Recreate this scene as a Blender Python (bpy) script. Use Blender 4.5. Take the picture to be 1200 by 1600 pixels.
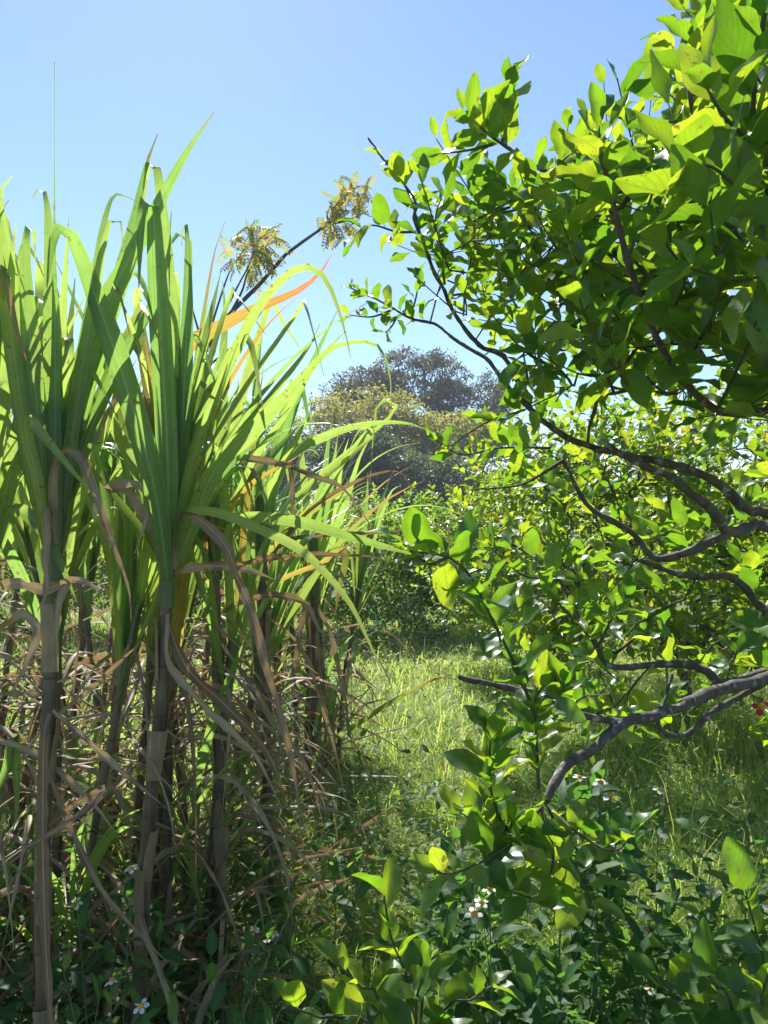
import bpy, math, random
import numpy as np
from mathutils import Vector, Matrix

random.seed(7)
RNG = np.random.default_rng(11)
for o in list(bpy.data.objects):
    bpy.data.objects.remove(o)
S = bpy.context.scene
C = S.collection

# ------------------------------------------------------------------ camera, sky, sun, exposure
F, CX, HY, EYE = 1155.0, 600.0, 830.0, 1.5
cd = bpy.data.cameras.new('camera')
cam = bpy.data.objects.new('camera', cd)
C.objects.link(cam)
cam.location = (0, 0, EYE)
cam.rotation_euler = (math.radians(90), 0, 0)
cd.sensor_fit = 'VERTICAL'
cd.sensor_height = 36.0
cd.lens = 36.0 * F / 1600.0
cd.shift_y = (HY - 800.0) / 1600.0
cd.clip_start = 0.05
cd.clip_end = 2000
S.camera = cam

SUN_EL, SUN_AZ = math.radians(47), math.radians(-16)      # azimuth from the view axis, minus = left
w = bpy.data.worlds.new('World')
S.world = w
w.use_nodes = True
nt = w.node_tree
bg = nt.nodes['Background']
sky = nt.nodes.new('ShaderNodeTexSky')
sky.sky_type = 'NISHITA'
sky.sun_disc = False
sky.sun_elevation = SUN_EL
sky.sun_rotation = SUN_AZ
sky.air_density = 1.1
sky.dust_density = 0.1
sky.ozone_density = 4.5
nt.links.new(sky.outputs[0], bg.inputs[0])
bg.inputs[1].default_value = 0.09

sd = bpy.data.lights.new('sun', 'SUN')
sd.energy = 5.0
sd.angle = math.radians(0.5)
sd.color = (1.0, 0.97, 0.92)
sun = bpy.data.objects.new('sun', sd)
C.objects.link(sun)
to_sun = Vector((math.sin(SUN_AZ) * math.cos(SUN_EL), math.cos(SUN_AZ) * math.cos(SUN_EL), math.sin(SUN_EL)))
sun.rotation_euler = to_sun.to_track_quat('Z', 'Y').to_euler()
sun.location = to_sun * 30

S.view_settings.view_transform = 'Standard'
S.view_settings.look = 'None'
S.view_settings.exposure = 1.02
S.view_settings.gamma = 1.0
S.view_settings.use_curve_mapping = False
HAZE = 0.0014
S.render.engine = 'CYCLES'
S.cycles.volume_bounces = 0
S.cycles.use_denoising = True
S.cycles.max_bounces = 10
S.cycles.diffuse_bounces = 6
S.cycles.transmission_bounces = 8
S.cycles.glossy_bounces = 3
S.cycles.sample_clamp_indirect = 6.0

# ------------------------------------------------------------------ helpers
def pt(px, py, Y):
    """world point at distance Y in front of the eye that the photograph shows at (px, py)"""
    return np.array([(px - CX) / F * Y, Y, EYE + (HY - py) / F * Y])

def proj(p):
    p = np.asarray(p)
    return CX + p[..., 0] / p[..., 1] * F, HY - (p[..., 2] - EYE) / p[..., 1] * F

def nrm(v):
    v = np.asarray(v, float)
    return v / (np.linalg.norm(v) + 1e-12)

def rv():
    return nrm(RNG.normal(size=3))

def spline(P, n):
    """Catmull-Rom through the rows of P, n samples evenly spaced in length"""
    P = np.asarray(P, float)
    if len(P) == 2:
        t = np.linspace(0, 1, n)[:, None]
        return P[0] * (1 - t) + P[1] * t
    Q = np.vstack([2 * P[0] - P[1], P, 2 * P[-1] - P[-2]])
    out = []
    for i in range(1, len(Q) - 2):
        a, b, c, d = Q[i - 1], Q[i], Q[i + 1], Q[i + 2]
        for t in np.linspace(0, 1, 12, endpoint=False):
            out.append(0.5 * (2 * b + (c - a) * t + (2 * a - 5 * b + 4 * c - d) * t * t + (3 * b - a - 3 * c + d) * t ** 3))
    out.append(Q[-2])
    out = np.array(out)
    L = np.concatenate([[0], np.cumsum(np.linalg.norm(np.diff(out[:, :3], axis=0), axis=1))])
    s = np.linspace(0, L[-1], n)
    return np.stack([np.interp(s, L, out[:, k]) for k in range(out.shape[1])], 1)

class MB:
    """collects shapes; build() links them as ONE mesh object"""
    def __init__(s):
        s.v, s.f, s.uv, s.n = [], [], [], 0
    def add(s, V, Fc, UV):
        V = np.asarray(V, float); UV = np.asarray(UV, float)
        s.v.append(V); s.uv.append(UV)
        s.f.append((np.asarray(Fc, np.int64), s.n))
        s.n += len(V)
        return s
    def mesh(s, name, mat, origin=(0, 0, 0), smooth=True):
        me = bpy.data.meshes.new(name)
        V = np.vstack(s.v) - np.asarray(origin, float)
        UV = np.vstack(s.uv)
        loops, starts, k = [], [], 0
        for f, off in s.f:
            m = f.shape[1]
            loops.append((f + off).ravel())
            starts.append(k + np.arange(len(f)) * m)
            k += f.size
        loops = np.concatenate(loops); starts = np.concatenate(starts)
        me.vertices.add(len(V)); me.vertices.foreach_set('co', V.ravel())
        me.loops.add(len(loops)); me.loops.foreach_set('vertex_index', loops.astype(np.int32))
        me.polygons.add(len(starts)); me.polygons.foreach_set('loop_start', starts.astype(np.int32))
        me.update(calc_edges=True)
        ul = me.uv_layers.new(name='UVMap')
        ul.data.foreach_set('uv', UV[loops].astype(np.float32).ravel())
        me.polygons.foreach_set('use_smooth', np.full(len(starts), smooth))
        me.materials.append(mat)
        me.validate()
        return me
    def build(s, name, mat, parent=None, origin=None, smooth=True):
        if origin is None:
            origin = parent['_o'] if parent is not None and '_o' in parent else (0, 0, 0)
        o = bpy.data.objects.new(name, s.mesh(name, mat, origin, smooth))
        C.objects.link(o)
        if parent is not None:
            o.parent = parent
        else:
            o.location = origin
        return o

def tag(o, label=None, cat=None, group=None, kind=None):
    if label: o['label'] = label
    if cat: o['category'] = cat
    if group: o['group'] = group
    if kind: o['kind'] = kind
    return o

ROOTS = []
def thing(name, loc, label, cat, group=None):
    o = bpy.data.objects.new(name, None)
    C.objects.link(o)
    o.empty_display_size = 0.1
    o.location = loc
    o['_o'] = [float(x) for x in loc]
    ROOTS.append(o)
    return tag(o, label, cat, group)

def tube(P, R, sides=7, v0=0.0):
    P = np.asarray(P, float); n = len(P)
    R = np.broadcast_to(np.asarray(R, float), (n,))
    T = np.gradient(P, axis=0)
    T /= np.linalg.norm(T, axis=1)[:, None] + 1e-12
    a = np.cross(T[0], [0, 0, 1.0])
    if np.linalg.norm(a) < 0.1:
        a = np.cross(T[0], [1.0, 0, 0])
    a = nrm(a)
    V, UV = [], []
    L = v0
    for i in range(n):
        a = nrm(a - T[i] * np.dot(a, T[i]))
        b = np.cross(T[i], a)
        ang = np.arange(sides + 1) / sides * 2 * math.pi
        if i: L += np.linalg.norm(P[i] - P[i - 1])
        V.append(P[i] + R[i] * (np.cos(ang)[:, None] * a + np.sin(ang)[:, None] * b))
        UV.append(np.stack([ang / (2 * math.pi), np.full(sides + 1, L)], 1))
    m = sides + 1
    Fc = [(i * m + j, i * m + j + 1, (i + 1) * m + j + 1, (i + 1) * m + j) for i in range(n - 1) for j in range(sides)]
    return np.vstack(V), np.array(Fc), np.vstack(UV)

def ribbon(P, W, roll, fold=0.25, wdir=None, wave=0.0, seed=0, ragged=0.0):
    """long leaf blade: 5 vertices across, folded along the midrib. roll: radians about the tangent"""
    P = np.asarray(P, float); n = len(P)
    T = np.gradient(P, axis=0)
    T /= np.linalg.norm(T, axis=1)[:, None] + 1e-12
    r = np.random.default_rng(seed)
    V, UV = [], []
    ph = r.uniform(0, 6, 3)
    prev = None
    for i in range(n):
        if wdir is None:
            view = nrm(P[i] - np.array([0, 0, EYE]))
            a = np.cross(T[i], view)
            if np.linalg.norm(a) < 0.15 and prev is not None:
                a = prev
        else:
            a = np.asarray(wdir, float)
        a = nrm(a - T[i] * np.dot(a, T[i]))
        if prev is not None and np.dot(a, prev) < 0: a = -a
        prev = a
        b = np.cross(T[i], a)
        t = i / (n - 1)
        ang = roll if np.isscalar(roll) else np.interp(t, np.linspace(0, 1, len(roll)), roll)
        a2 = a * math.cos(ang) + b * math.sin(ang)
        b2 = np.cross(T[i], a2)
        for u in (-1, -0.5, 0, 0.5, 1):
            wv = wave * math.sin(ph[0] + t * 23 + u * 1.3) * abs(u)
            jag = 1 - (ragged * r.uniform(0, 1) if abs(u) == 1 else 0)
            V.append(P[i] + W[i] * 0.5 * (u * jag * a2 * math.cos(fold) + b2 * (abs(u) * math.sin(fold) + wv)))
            UV.append((u * 0.5 + 0.5, t))
    Fc = [(i * 5 + j, i * 5 + j + 1, i * 5 + j + 6, i * 5 + j + 5) for i in range(n - 1) for j in range(4)]
    return np.array(V), np.array(Fc), np.array(UV)

# ------------------------------------------------------------------ materials
def newmat(name):
    m = bpy.data.materials.new(name)
    m.use_nodes = True
    m.node_tree.nodes.clear()
    return m, m.node_tree.nodes, m.node_tree.links

def N(ns, typ, **kw):
    n = ns.new(typ)
    for k, v in kw.items():
        if isinstance(k, str) and hasattr(n, k): setattr(n, k, v)
    return n

def math_node(ns, ls, op, a, b=None, c=None):
    n = ns.new('ShaderNodeMath'); n.operation = op
    for i, x in enumerate((a, b, c)):
        if x is None: continue
        if isinstance(x, (int, float)): n.inputs[i].default_value = x
        else: ls.new(x, n.inputs[i])
    return n.outputs[0]

def mixc(ns, ls, fac, a, b, blend='MIX'):
    n = ns.new('ShaderNodeMix'); n.data_type = 'RGBA'; n.blend_type = blend
    for sock, x in ((n.inputs['Factor'], fac), (n.inputs['A'], a), (n.inputs['B'], b)):
        pass
    def put(sock, x):
        if isinstance(x, (int, float)): sock.default_value = x
        elif isinstance(x, tuple): sock.default_value = (*x, 1.0) if len(x) == 3 else x
        else: ls.new(x, sock)
    put(n.inputs[0], fac); put(n.inputs[6], a); put(n.inputs[7], b)
    return n.outputs[2]

def ramp(ns, ls, fac, stops):
    n = ns.new('ShaderNodeValToRGB')
    cr = n.color_ramp
    while len(cr.elements) < len(stops): cr.elements.new(0.5)
    for e, (p, c) in zip(cr.elements, stops):
        e.position = p; e.color = (*c, 1.0) if len(c) == 3 else c
    ls.new(fac, n.inputs[0])
    return n.outputs[0]

def rnd_per(ns, ls):
    oi = ns.new('ShaderNodeObjectInfo'); g = ns.new('ShaderNodeNewGeometry')
    s = math_node(ns, ls, 'ADD', oi.outputs['Random'], g.outputs['Random Per Island'])
    return math_node(ns, ls, 'FRACT', s)

def leaf_mat(name, refl, trans, rough=0.4, tfac=0.5, midrib=(0.2, 0.28, 0.08), rib_w=0.05, spec=0.5,
             tip=None, blotch=None, stripes=0.0, side_veins=False, vary=0.3, bump=0.15, spots=None):
    """refl / trans: lists of (position, colour) over the per-leaf random; tip: (start, refl, trans) along the leaf"""
    m, ns, ls = newmat(name)
    out = ns.new('ShaderNodeOutputMaterial')
    r = rnd_per(ns, ls)
    uv = ns.new('ShaderNodeUVMap'); sep = ns.new('ShaderNodeSeparateXYZ'); ls.new(uv.outputs[0], sep.inputs[0])
    u, v = sep.outputs[0], sep.outputs[1]
    cr = ramp(ns, ls, r, refl); ct = ramp(ns, ls, r, trans)
    geo = ns.new('ShaderNodeNewGeometry')
    no = ns.new('ShaderNodeTexNoise'); no.inputs['Scale'].default_value = 28; no.inputs['Detail'].default_value = 4
    ls.new(geo.outputs['Position'], no.inputs['Vector'])
    nf = no.outputs[0]
    val = math_node(ns, ls, 'MULTIPLY_ADD', nf, 2 * vary, 1 - vary)
    def scale(c, f):
        n = ns.new('ShaderNodeVectorMath'); n.operation = 'SCALE'
        ls.new(c, n.inputs[0]); ls.new(f, n.inputs[3]); return n.outputs[0]
    cr = scale(cr, val); ct = scale(ct, val)
    d = math_node(ns, ls, 'ABSOLUTE', math_node(ns, ls, 'SUBTRACT', u, 0.5))
    if tip:
        st, tr, tt = tip
        vv = math_node(ns, ls, 'ADD', v, math_node(ns, ls, 'MULTIPLY_ADD', nf, 0.5, -0.25))
        mr = ns.new('ShaderNodeMapRange'); ls.new(vv, mr.inputs[0]); mr.inputs[1].default_value = st; mr.inputs[2].default_value = min(1.05, st + 0.3)
        cr = mixc(ns, ls, mr.outputs[0], cr, tr); ct = mixc(ns, ls, mr.outputs[0], ct, tt)
    if blotch:
        n2 = ns.new('ShaderNodeTexNoise'); n2.inputs['Scale'].default_value = 9; n2.inputs['Detail'].default_value = 5
        ls.new(geo.outputs['Position'], n2.inputs['Vector'])
        bf = ramp(ns, ls, n2.outputs[0], [(0.56, (0, 0, 0)), (0.66, (1, 1, 1))])
        cr = mixc(ns, ls, bf, cr, blotch[0]); ct = mixc(ns, ls, bf, ct, blotch[1])
    if spots:
        n3 = ns.new('ShaderNodeTexNoise'); n3.inputs['Scale'].default_value = 70; n3.inputs['Detail'].default_value = 3
        ls.new(geo.outputs['Position'], n3.inputs['Vector'])
        sf = ramp(ns, ls, n3.outputs[0], [(0.64, (0, 0, 0)), (0.69, (1, 1, 1))])
        cr = mixc(ns, ls, sf, cr, spots[0]); ct = mixc(ns, ls, sf, ct, spots[1])
    if stripes:
        cb = ns.new('ShaderNodeCombineXYZ')
        ls.new(math_node(ns, ls, 'MULTIPLY', u, 22.0), cb.inputs[0]); ls.new(math_node(ns, ls, 'MULTIPLY', v, 1.6), cb.inputs[1]); ls.new(math_node(ns, ls, 'MULTIPLY', r, 60.0), cb.inputs[2])
        sn = ns.new('ShaderNodeTexNoise'); sn.inputs['Scale'].default_value = 1.0; sn.inputs['Detail'].default_value = 3
        ls.new(cb.outputs[0], sn.inputs['Vector'])
        wf = math_node(ns, ls, 'MULTIPLY_ADD', sn.outputs[0], 5.0 * stripes, 1.0 - 2.5 * stripes)
        cr = scale(cr, wf); ct = scale(ct, wf)
    if side_veins:
        a = math_node(ns, ls, 'MULTIPLY_ADD', v, 46.0, math_node(ns, ls, 'MULTIPLY', d, -40.0))
        sv = math_node(ns, ls, 'POWER', math_node(ns, ls, 'MULTIPLY_ADD', math_node(ns, ls, 'SINE', a), 0.5, 0.5), 8.0)
        wf = math_node(ns, ls, 'MULTIPLY_ADD', sv, 0.22, 0.97)
        cr = scale(cr, wf)
        ct = scale(ct, math_node(ns, ls, 'MULTIPLY_ADD', sv, -0.24, 1.04))
    rib = math_node(ns, ls, 'LESS_THAN', d, rib_w * 0.5)
    cr = mixc(ns, ls, math_node(ns, ls, 'MULTIPLY', rib, 0.7), cr, midrib)
    ct = mixc(ns, ls, math_node(ns, ls, 'MULTIPLY', rib, 0.5), ct, midrib)
    p = ns.new('ShaderNodeBsdfPrincipled')
    ls.new(cr, p.inputs['Base Color'])
    p.inputs['Roughness'].default_value = rough
    p.inputs['Specular IOR Level'].default_value = spec
    t = ns.new('ShaderNodeBsdfTranslucent'); ls.new(ct, t.inputs[0])
    if bump:
        bn = ns.new('ShaderNodeBump'); bn.inputs['Strength'].default_value = bump; bn.inputs['Distance'].default_value = 0.004
        ls.new(nf, bn.inputs['Height']); ls.new(bn.outputs[0], p.inputs['Normal'])
    mx = ns.new('ShaderNodeMixShader'); mx.inputs[0].default_value = tfac
    ls.new(p.outputs[0], mx.inputs[1]); ls.new(t.outputs[0], mx.inputs[2])
    ls.new(mx.outputs[0], out.inputs[0])
    return m

def bark_mat(name, dark, light, lichen=None, scale=30, rough=0.85, rings=0.0, lich=(0.58, 0.68)):
    m, ns, ls = newmat(name)
    out = ns.new('ShaderNodeOutputMaterial')
    p = ns.new('ShaderNodeBsdfPrincipled'); p.inputs['Roughness'].default_value = rough
    geo = ns.new('ShaderNodeNewGeometry')
    mp = ns.new('ShaderNodeMapping'); mp.inputs['Scale'].default_value = (1, 1, 0.35)
    ls.new(geo.outputs['Position'], mp.inputs[0])
    n1 = ns.new('ShaderNodeTexNoise'); n1.inputs['Scale'].default_value = scale; n1.inputs['Detail'].default_value = 8
    ls.new(mp.outputs[0], n1.inputs['Vector'])
    c = ramp(ns, ls, n1.outputs[0], [(0.3, dark), (0.7, light)])
    if lichen:
        n2 = ns.new('ShaderNodeTexNoise'); n2.inputs['Scale'].default_value = scale * 0.8; n2.inputs['Detail'].default_value = 6
        ls.new(geo.outputs['Position'], n2.inputs['Vector'])
        f = ramp(ns, ls, n2.outputs[0], [(lich[0], (0, 0, 0)), (lich[1], (1, 1, 1))])
        c = mixc(ns, ls, f, c, lichen)
    if rings:
        uv = ns.new('ShaderNodeUVMap'); sep = ns.new('ShaderNodeSeparateXYZ'); ls.new(uv.outputs[0], sep.inputs[0])
        fr = math_node(ns, ls, 'FRACT', math_node(ns, ls, 'DIVIDE', sep.outputs[1], rings))
        f = ramp(ns, ls, fr, [(0.0, (1, 1, 1)), (0.03, (1, 1, 1)), (0.08, (0, 0, 0)), (1.0, (0, 0, 0))])
        c = mixc(ns, ls, math_node(ns, ls, 'MULTIPLY', f, 0.7), c, (0.05, 0.035, 0.03))
    ls.new(c, p.inputs['Base Color'])
    b = ns.new('ShaderNodeBump'); b.inputs['Strength'].default_value = 0.5; b.inputs['Distance'].default_value = 0.01
    ls.new(n1.outputs[0], b.inputs['Height']); ls.new(b.outputs[0], p.inputs['Normal'])
    ls.new(p.outputs[0], out.inputs[0])
    return m

def G(*c): return c
M = {}
M['cane'] = leaf_mat('cane_leaf_green', [(0.0, (0.05, 0.12, 0.045)), (0.5, (0.07, 0.15, 0.05)), (1.0, (0.11, 0.17, 0.06))],
                     [(0.0, (0.26, 0.48, 0.08)), (0.5, (0.40, 0.60, 0.09)), (1.0, (0.54, 0.64, 0.11))],
                     rough=0.38, tfac=0.54, tip=(0.93, (0.30, 0.22, 0.12), (0.35, 0.24, 0.10)), midrib=(0.36, 0.42, 0.2), rib_w=0.10, stripes=0.2, spots=((0.20, 0.14, 0.06), (0.26, 0.20, 0.06)), vary=0.18, spec=0.6)
M['cane_half'] = leaf_mat('cane_leaf_yellowing', [(0.0, (0.07, 0.13, 0.03)), (1.0, (0.12, 0.15, 0.03))],
                     [(0.0, (0.28, 0.42, 0.06)), (1.0, (0.42, 0.46, 0.06))], rough=0.42, tfac=0.5, midrib=(0.4, 0.4, 0.18), rib_w=0.09,
                     tip=(0.62, (0.34, 0.22, 0.10), (0.42, 0.22, 0.07)), stripes=0.13, vary=0.2)
M['cane_yellow'] = leaf_mat('cane_leaf_orange', [(0.0, (0.30, 0.22, 0.03)), (1.0, (0.32, 0.2, 0.03))],
                     [(0.0, (0.52, 0.42, 0.07)), (1.0, (0.50, 0.33, 0.06))], rough=0.45, tfac=0.55, midrib=(0.5, 0.45, 0.1), rib_w=0.08,
                     tip=(0.7, (0.3, 0.10, 0.06), (0.55, 0.16, 0.07)), stripes=0.12, vary=0.25)
M['cane_dry'] = leaf_mat('cane_leaf_dry', [(0.0, (0.24, 0.175, 0.10)), (0.5, (0.40, 0.315, 0.20)), (1.0, (0.17, 0.105, 0.06))],
                     [(0.0, (0.36, 0.23, 0.09)), (0.5, (0.42, 0.30, 0.14)), (1.0, (0.32, 0.15, 0.05))], rough=0.55, tfac=0.28,
                     midrib=(0.5, 0.4, 0.28), rib_w=0.08, stripes=0.2, vary=0.35, spec=0.4, blotch=((0.18, 0.11, 0.07), (0.25, 0.12, 0.06)))
M['cane_stalk'] = bark_mat('cane_stalk', (0.05, 0.035, 0.03), (0.19, 0.135, 0.085), scale=26, rough=0.55, rings=0.13)
M['cane_sheath'] = leaf_mat('cane_sheath', [(0.0, (0.33, 0.26, 0.16)), (1.0, (0.20, 0.145, 0.09))], [(0.0, (0.3, 0.2, 0.1)), (1.0, (0.2, 0.12, 0.06))],
                     rough=0.6, tfac=0.2, midrib=(0.4, 0.3, 0.2), rib_w=0.0, stripes=0.25, vary=0.35)
M['cane_top'] = leaf_mat('cane_green_sheath', [(0.0, (0.09, 0.14, 0.05)), (1.0, (0.12, 0.16, 0.06))], [(0.0, (0.25, 0.35, 0.08)), (1.0, (0.25, 0.35, 0.08))],
                     rough=0.45, tfac=0.2, midrib=(0.2, 0.25, 0.1), rib_w=0.0, stripes=0.2, vary=0.25)
M['citrus'] = leaf_mat('citrus_leaf', [(0.0, (0.028, 0.08, 0.024)), (0.6, (0.042, 0.11, 0.026)), (0.85, (0.08, 0.16, 0.03)), (1.0, (0.11, 0.18, 0.035))],
                     [(0.0, (0.18, 0.42, 0.014)), (0.5, (0.32, 0.57, 0.018)), (0.8, (0.50, 0.68, 0.022)), (1.0, (0.62, 0.74, 0.03))],
                     rough=0.36, tfac=0.44, midrib=(0.16, 0.24, 0.05), rib_w=0.045, side_veins=True, vary=0.32, spec=0.5,
                     spots=((0.20, 0.13, 0.05), (0.30, 0.20, 0.04)))
M['citrus_back'] = leaf_mat('citrus_leaf_behind', [(0.0, (0.035, 0.085, 0.018)), (0.5, (0.06, 0.12, 0.02)), (0.85, (0.11, 0.16, 0.03)), (1.0, (0.22, 0.18, 0.04))],
                     [(0.0, (0.22, 0.42, 0.012)), (0.5, (0.36, 0.54, 0.015)), (0.9, (0.54, 0.64, 0.02)), (1.0, (0.62, 0.5, 0.03))],
                     rough=0.4, tfac=0.48, midrib=(0.16, 0.24, 0.05), rib_w=0.04, vary=0.2, spec=0.55)
M['hedge'] = leaf_mat('bush_leaf', [(0.0, (0.04, 0.11, 0.025)), (0.6, (0.07, 0.15, 0.03)), (1.0, (0.12, 0.2, 0.04))],
                     [(0.0, (0.24, 0.48, 0.015)), (0.6, (0.38, 0.62, 0.02)), (1.0, (0.58, 0.74, 0.03))],
                     rough=0.5, tfac=0.46, rib_w=0.0, vary=0.2, spec=0.25)
M['bark'] = bark_mat('citrus_bark', (0.045, 0.036, 0.03), (0.13, 0.11, 0.09), lichen=(0.30, 0.31, 0.28), scale=45)
M['twig'] = bark_mat('green_twig', (0.05, 0.06, 0.03), (0.10, 0.11, 0.05), scale=50)
M['far_bark'] = bark_mat('tree_bark', (0.05, 0.04, 0.035), (0.13, 0.11, 0.09), scale=4)
M['slender_bark'] = bark_mat('slender_tree_bark', (0.05, 0.04, 0.035), (0.12, 0.10, 0.08), scale=14)
M['pinnate'] = leaf_mat('pinnate_leaf', [(0.0, (0.06, 0.11, 0.04)), (0.62, (0.09, 0.13, 0.04)), (0.7, (0.35, 0.24, 0.04)), (1.0, (0.4, 0.22, 0.05))],
                     [(0.0, (0.34, 0.46, 0.08)), (0.62, (0.5, 0.58, 0.08)), (0.7, (0.75, 0.5, 0.05)), (1.0, (0.7, 0.36, 0.05))], rough=0.5, tfac=0.45, rib_w=0.0, vary=0.2)
def crown_mat(name, a, b, ta, tb):
    return leaf_mat(name, [(0.0, a), (1.0, b)], [(0.0, ta), (1.0, tb)], rough=0.5, tfac=0.42, rib_w=0.0, vary=0.15, bump=0)
M['crown_yellow'] = crown_mat('yellow_green_crown', (0.10, 0.12, 0.03), (0.2, 0.19, 0.04), (0.4, 0.42, 0.06), (0.6, 0.52, 0.07))
M['crown_brown'] = crown_mat('brown_grey_crown', (0.05, 0.06, 0.035), (0.10, 0.09, 0.055), (0.10, 0.13, 0.05), (0.2, 0.17, 0.08))
M['crown_dark'] = crown_mat('dark_green_crown', (0.035, 0.06, 0.03), (0.07, 0.09, 0.04), (0.10, 0.16, 0.05), (0.2, 0.26, 0.06))
M['vine'] = crown_mat('hanging_vine', (0.03, 0.035, 0.03), (0.07, 0.055, 0.05), (0.04, 0.05, 0.03), (0.10, 0.08, 0.05))
M['grass'] = leaf_mat('grass_blade', [(0.0, (0.12, 0.25, 0.05)), (0.6, (0.22, 0.35, 0.07)), (0.75, (0.38, 0.37, 0.15)), (1.0, (0.52, 0.46, 0.28))],
                     [(0.0, (0.42, 0.70, 0.08)), (0.6, (0.64, 0.82, 0.12)), (0.8, (0.66, 0.66, 0.16)), (1.0, (0.6, 0.5, 0.26))],
                     rough=0.5, tfac=0.5, rib_w=0.0, vary=0.25, bump=0, spec=0.3)
M['straw_grass'] = leaf_mat('seed_stem', [(0.0, (0.40, 0.38, 0.20)), (1.0, (0.52, 0.46, 0.28))], [(0.0, (0.5, 0.5, 0.2)), (1.0, (0.55, 0.5, 0.3))], rough=0.6, tfac=0.4, rib_w=0.0, vary=0.2, bump=0)
M['weed'] = leaf_mat('weed_leaf', [(0.0, (0.024, 0.07, 0.03)), (0.7, (0.042, 0.11, 0.036)), (1.0, (0.10, 0.17, 0.045))],
                     [(0.0, (0.10, 0.28, 0.03)), (0.7, (0.2, 0.42, 0.04)), (1.0, (0.42, 0.56, 0.05))], rough=0.55, tfac=0.45, side_veins=True, rib_w=0.05, vary=0.3, spec=0.25)
M['herb'] = leaf_mat('herb_leaf', [(0.0, (0.06, 0.13, 0.03)), (1.0, (0.13, 0.19, 0.05))], [(0.0, (0.35, 0.55, 0.05)), (1.0, (0.58, 0.68, 0.08))], rough=0.5, tfac=0.46, rib_w=0.0, vary=0.2, spec=0.3)
M['stem'] = bark_mat('weed_stem', (0.07, 0.13, 0.04), (0.13, 0.19, 0.06), scale=60, rough=0.6)
M['petal'] = leaf_mat('white_petal', [(0.0, (0.78, 0.78, 0.76)), (1.0, (0.8, 0.8, 0.78))], [(0.0, (0.7, 0.7, 0.66)), (1.0, (0.7, 0.7, 0.66))], rough=0.6, tfac=0.35, rib_w=0.0, vary=0.05, bump=0)
M['red'] = leaf_mat('red_petal', [(0.0, (0.55, 0.03, 0.05)), (1.0, (0.6, 0.04, 0.06))], [(0.0, (0.6, 0.03, 0.04)), (1.0, (0.6, 0.03, 0.04))], rough=0.5, tfac=0.4, rib_w=0.0, vary=0.1, bump=0)
M['disc'] = bark_mat('flower_disc', (0.5, 0.22, 0.02), (0.75, 0.42, 0.03), scale=300)
M['lime'] = bark_mat('lime_skin', (0.05, 0.12, 0.02), (0.08, 0.16, 0.03), scale=120, rough=0.4)

def ground_mat():
    m, ns, ls = newmat('meadow_ground')
    out = ns.new('ShaderNodeOutputMaterial')
    p = ns.new('ShaderNodeBsdfPrincipled'); p.inputs['Roughness'].default_value = 0.95
    p.inputs['Specular IOR Level'].default_value = 0.1
    geo = ns.new('ShaderNodeNewGeometry')
    n1 = ns.new('ShaderNodeTexNoise'); n1.inputs['Scale'].default_value = 1.3; n1.inputs['Detail'].default_value = 8
    n2 = ns.new('ShaderNodeTexNoise'); n2.inputs['Scale'].default_value = 45; n2.inputs['Detail'].default_value = 6
    for n in (n1, n2): ls.new(geo.outputs['Position'], n.inputs['Vector'])
    a = ramp(ns, ls, n1.outputs[0], [(0.35, (0.12, 0.17, 0.04)), (0.6, (0.18, 0.20, 0.06)), (0.75, (0.26, 0.22, 0.12))])
    b = ramp(ns, ls, n2.outputs[0], [(0.3, (0.05, 0.045, 0.03)), (0.7, (0.22, 0.19, 0.10))])
    c = mixc(ns, ls, 0.5, a, b)
    ls.new(c, p.inputs['Base Color'])
    bn = ns.new('ShaderNodeBump'); bn.inputs['Distance'].default_value = 0.03
    ls.new(n2.outputs[0], bn.inputs['Height']); ls.new(bn.outputs[0], p.inputs['Normal'])
    ls.new(p.outputs[0], out.inputs[0])
    return m
M['ground'] = ground_mat()

# ------------------------------------------------------------------ leaf templates (length 1 along +Y, normal +Z)
def leaf_template(ratio=0.5, na=6, nu=4, fold=0.25, curl=0.15, petiole=0.14, sharp=0.9, wave=0.0, twist=0.0, teeth=0.0, seed=0):
    r = np.random.default_rng(seed)
    V, UV = [], []
    us = np.linspace(-1, 1, nu + 1)
    ts = np.linspace(0, 1, na + 1)
    ph = r.uniform(0, 6)
    for k, t in enumerate(ts):
        wd = ratio * 0.5 * max(0.03, math.sin(math.pi * min(1, t ** sharp * 0.985 + 0.008)) ** 0.62)
        if teeth and 0 < k < na: wd *= 1 - teeth * (k % 2)
        z0 = -curl * t * t
        tw = twist * t
        for u in us:
            x = u * wd * math.cos(fold)
            z = abs(u) * wd * math.sin(fold) + wave * wd * math.sin(ph + t * 9 + (2 if u > 0 else 0)) * abs(u)
            V.append((x * math.cos(tw) - z * math.sin(tw), t * (1 - 0.3 * curl * t) + petiole, z0 + z * math.cos(tw) + x * math.sin(tw)))
            UV.append((u * 0.5 + 0.5, t))
    m = nu + 1
    Fc = [(i * m + j, i * m + j + 1, (i + 1) * m + j + 1, (i + 1) * m + j) for i in range(na) for j in range(nu)]
    b = len(V)                                # petiole: a thin strip joined to the base row
    hw = 0.012
    V += [(-hw, 0, 0), (hw, 0, 0)]; UV += [(0.49, 0), (0.51, 0)]
    Fc.append((b, b + 1, m // 2 + 1 if nu > 2 else 2, m // 2 - 1 if nu > 2 else 0))
    return np.array(V, float), np.array(Fc), np.array(UV, float)

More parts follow.
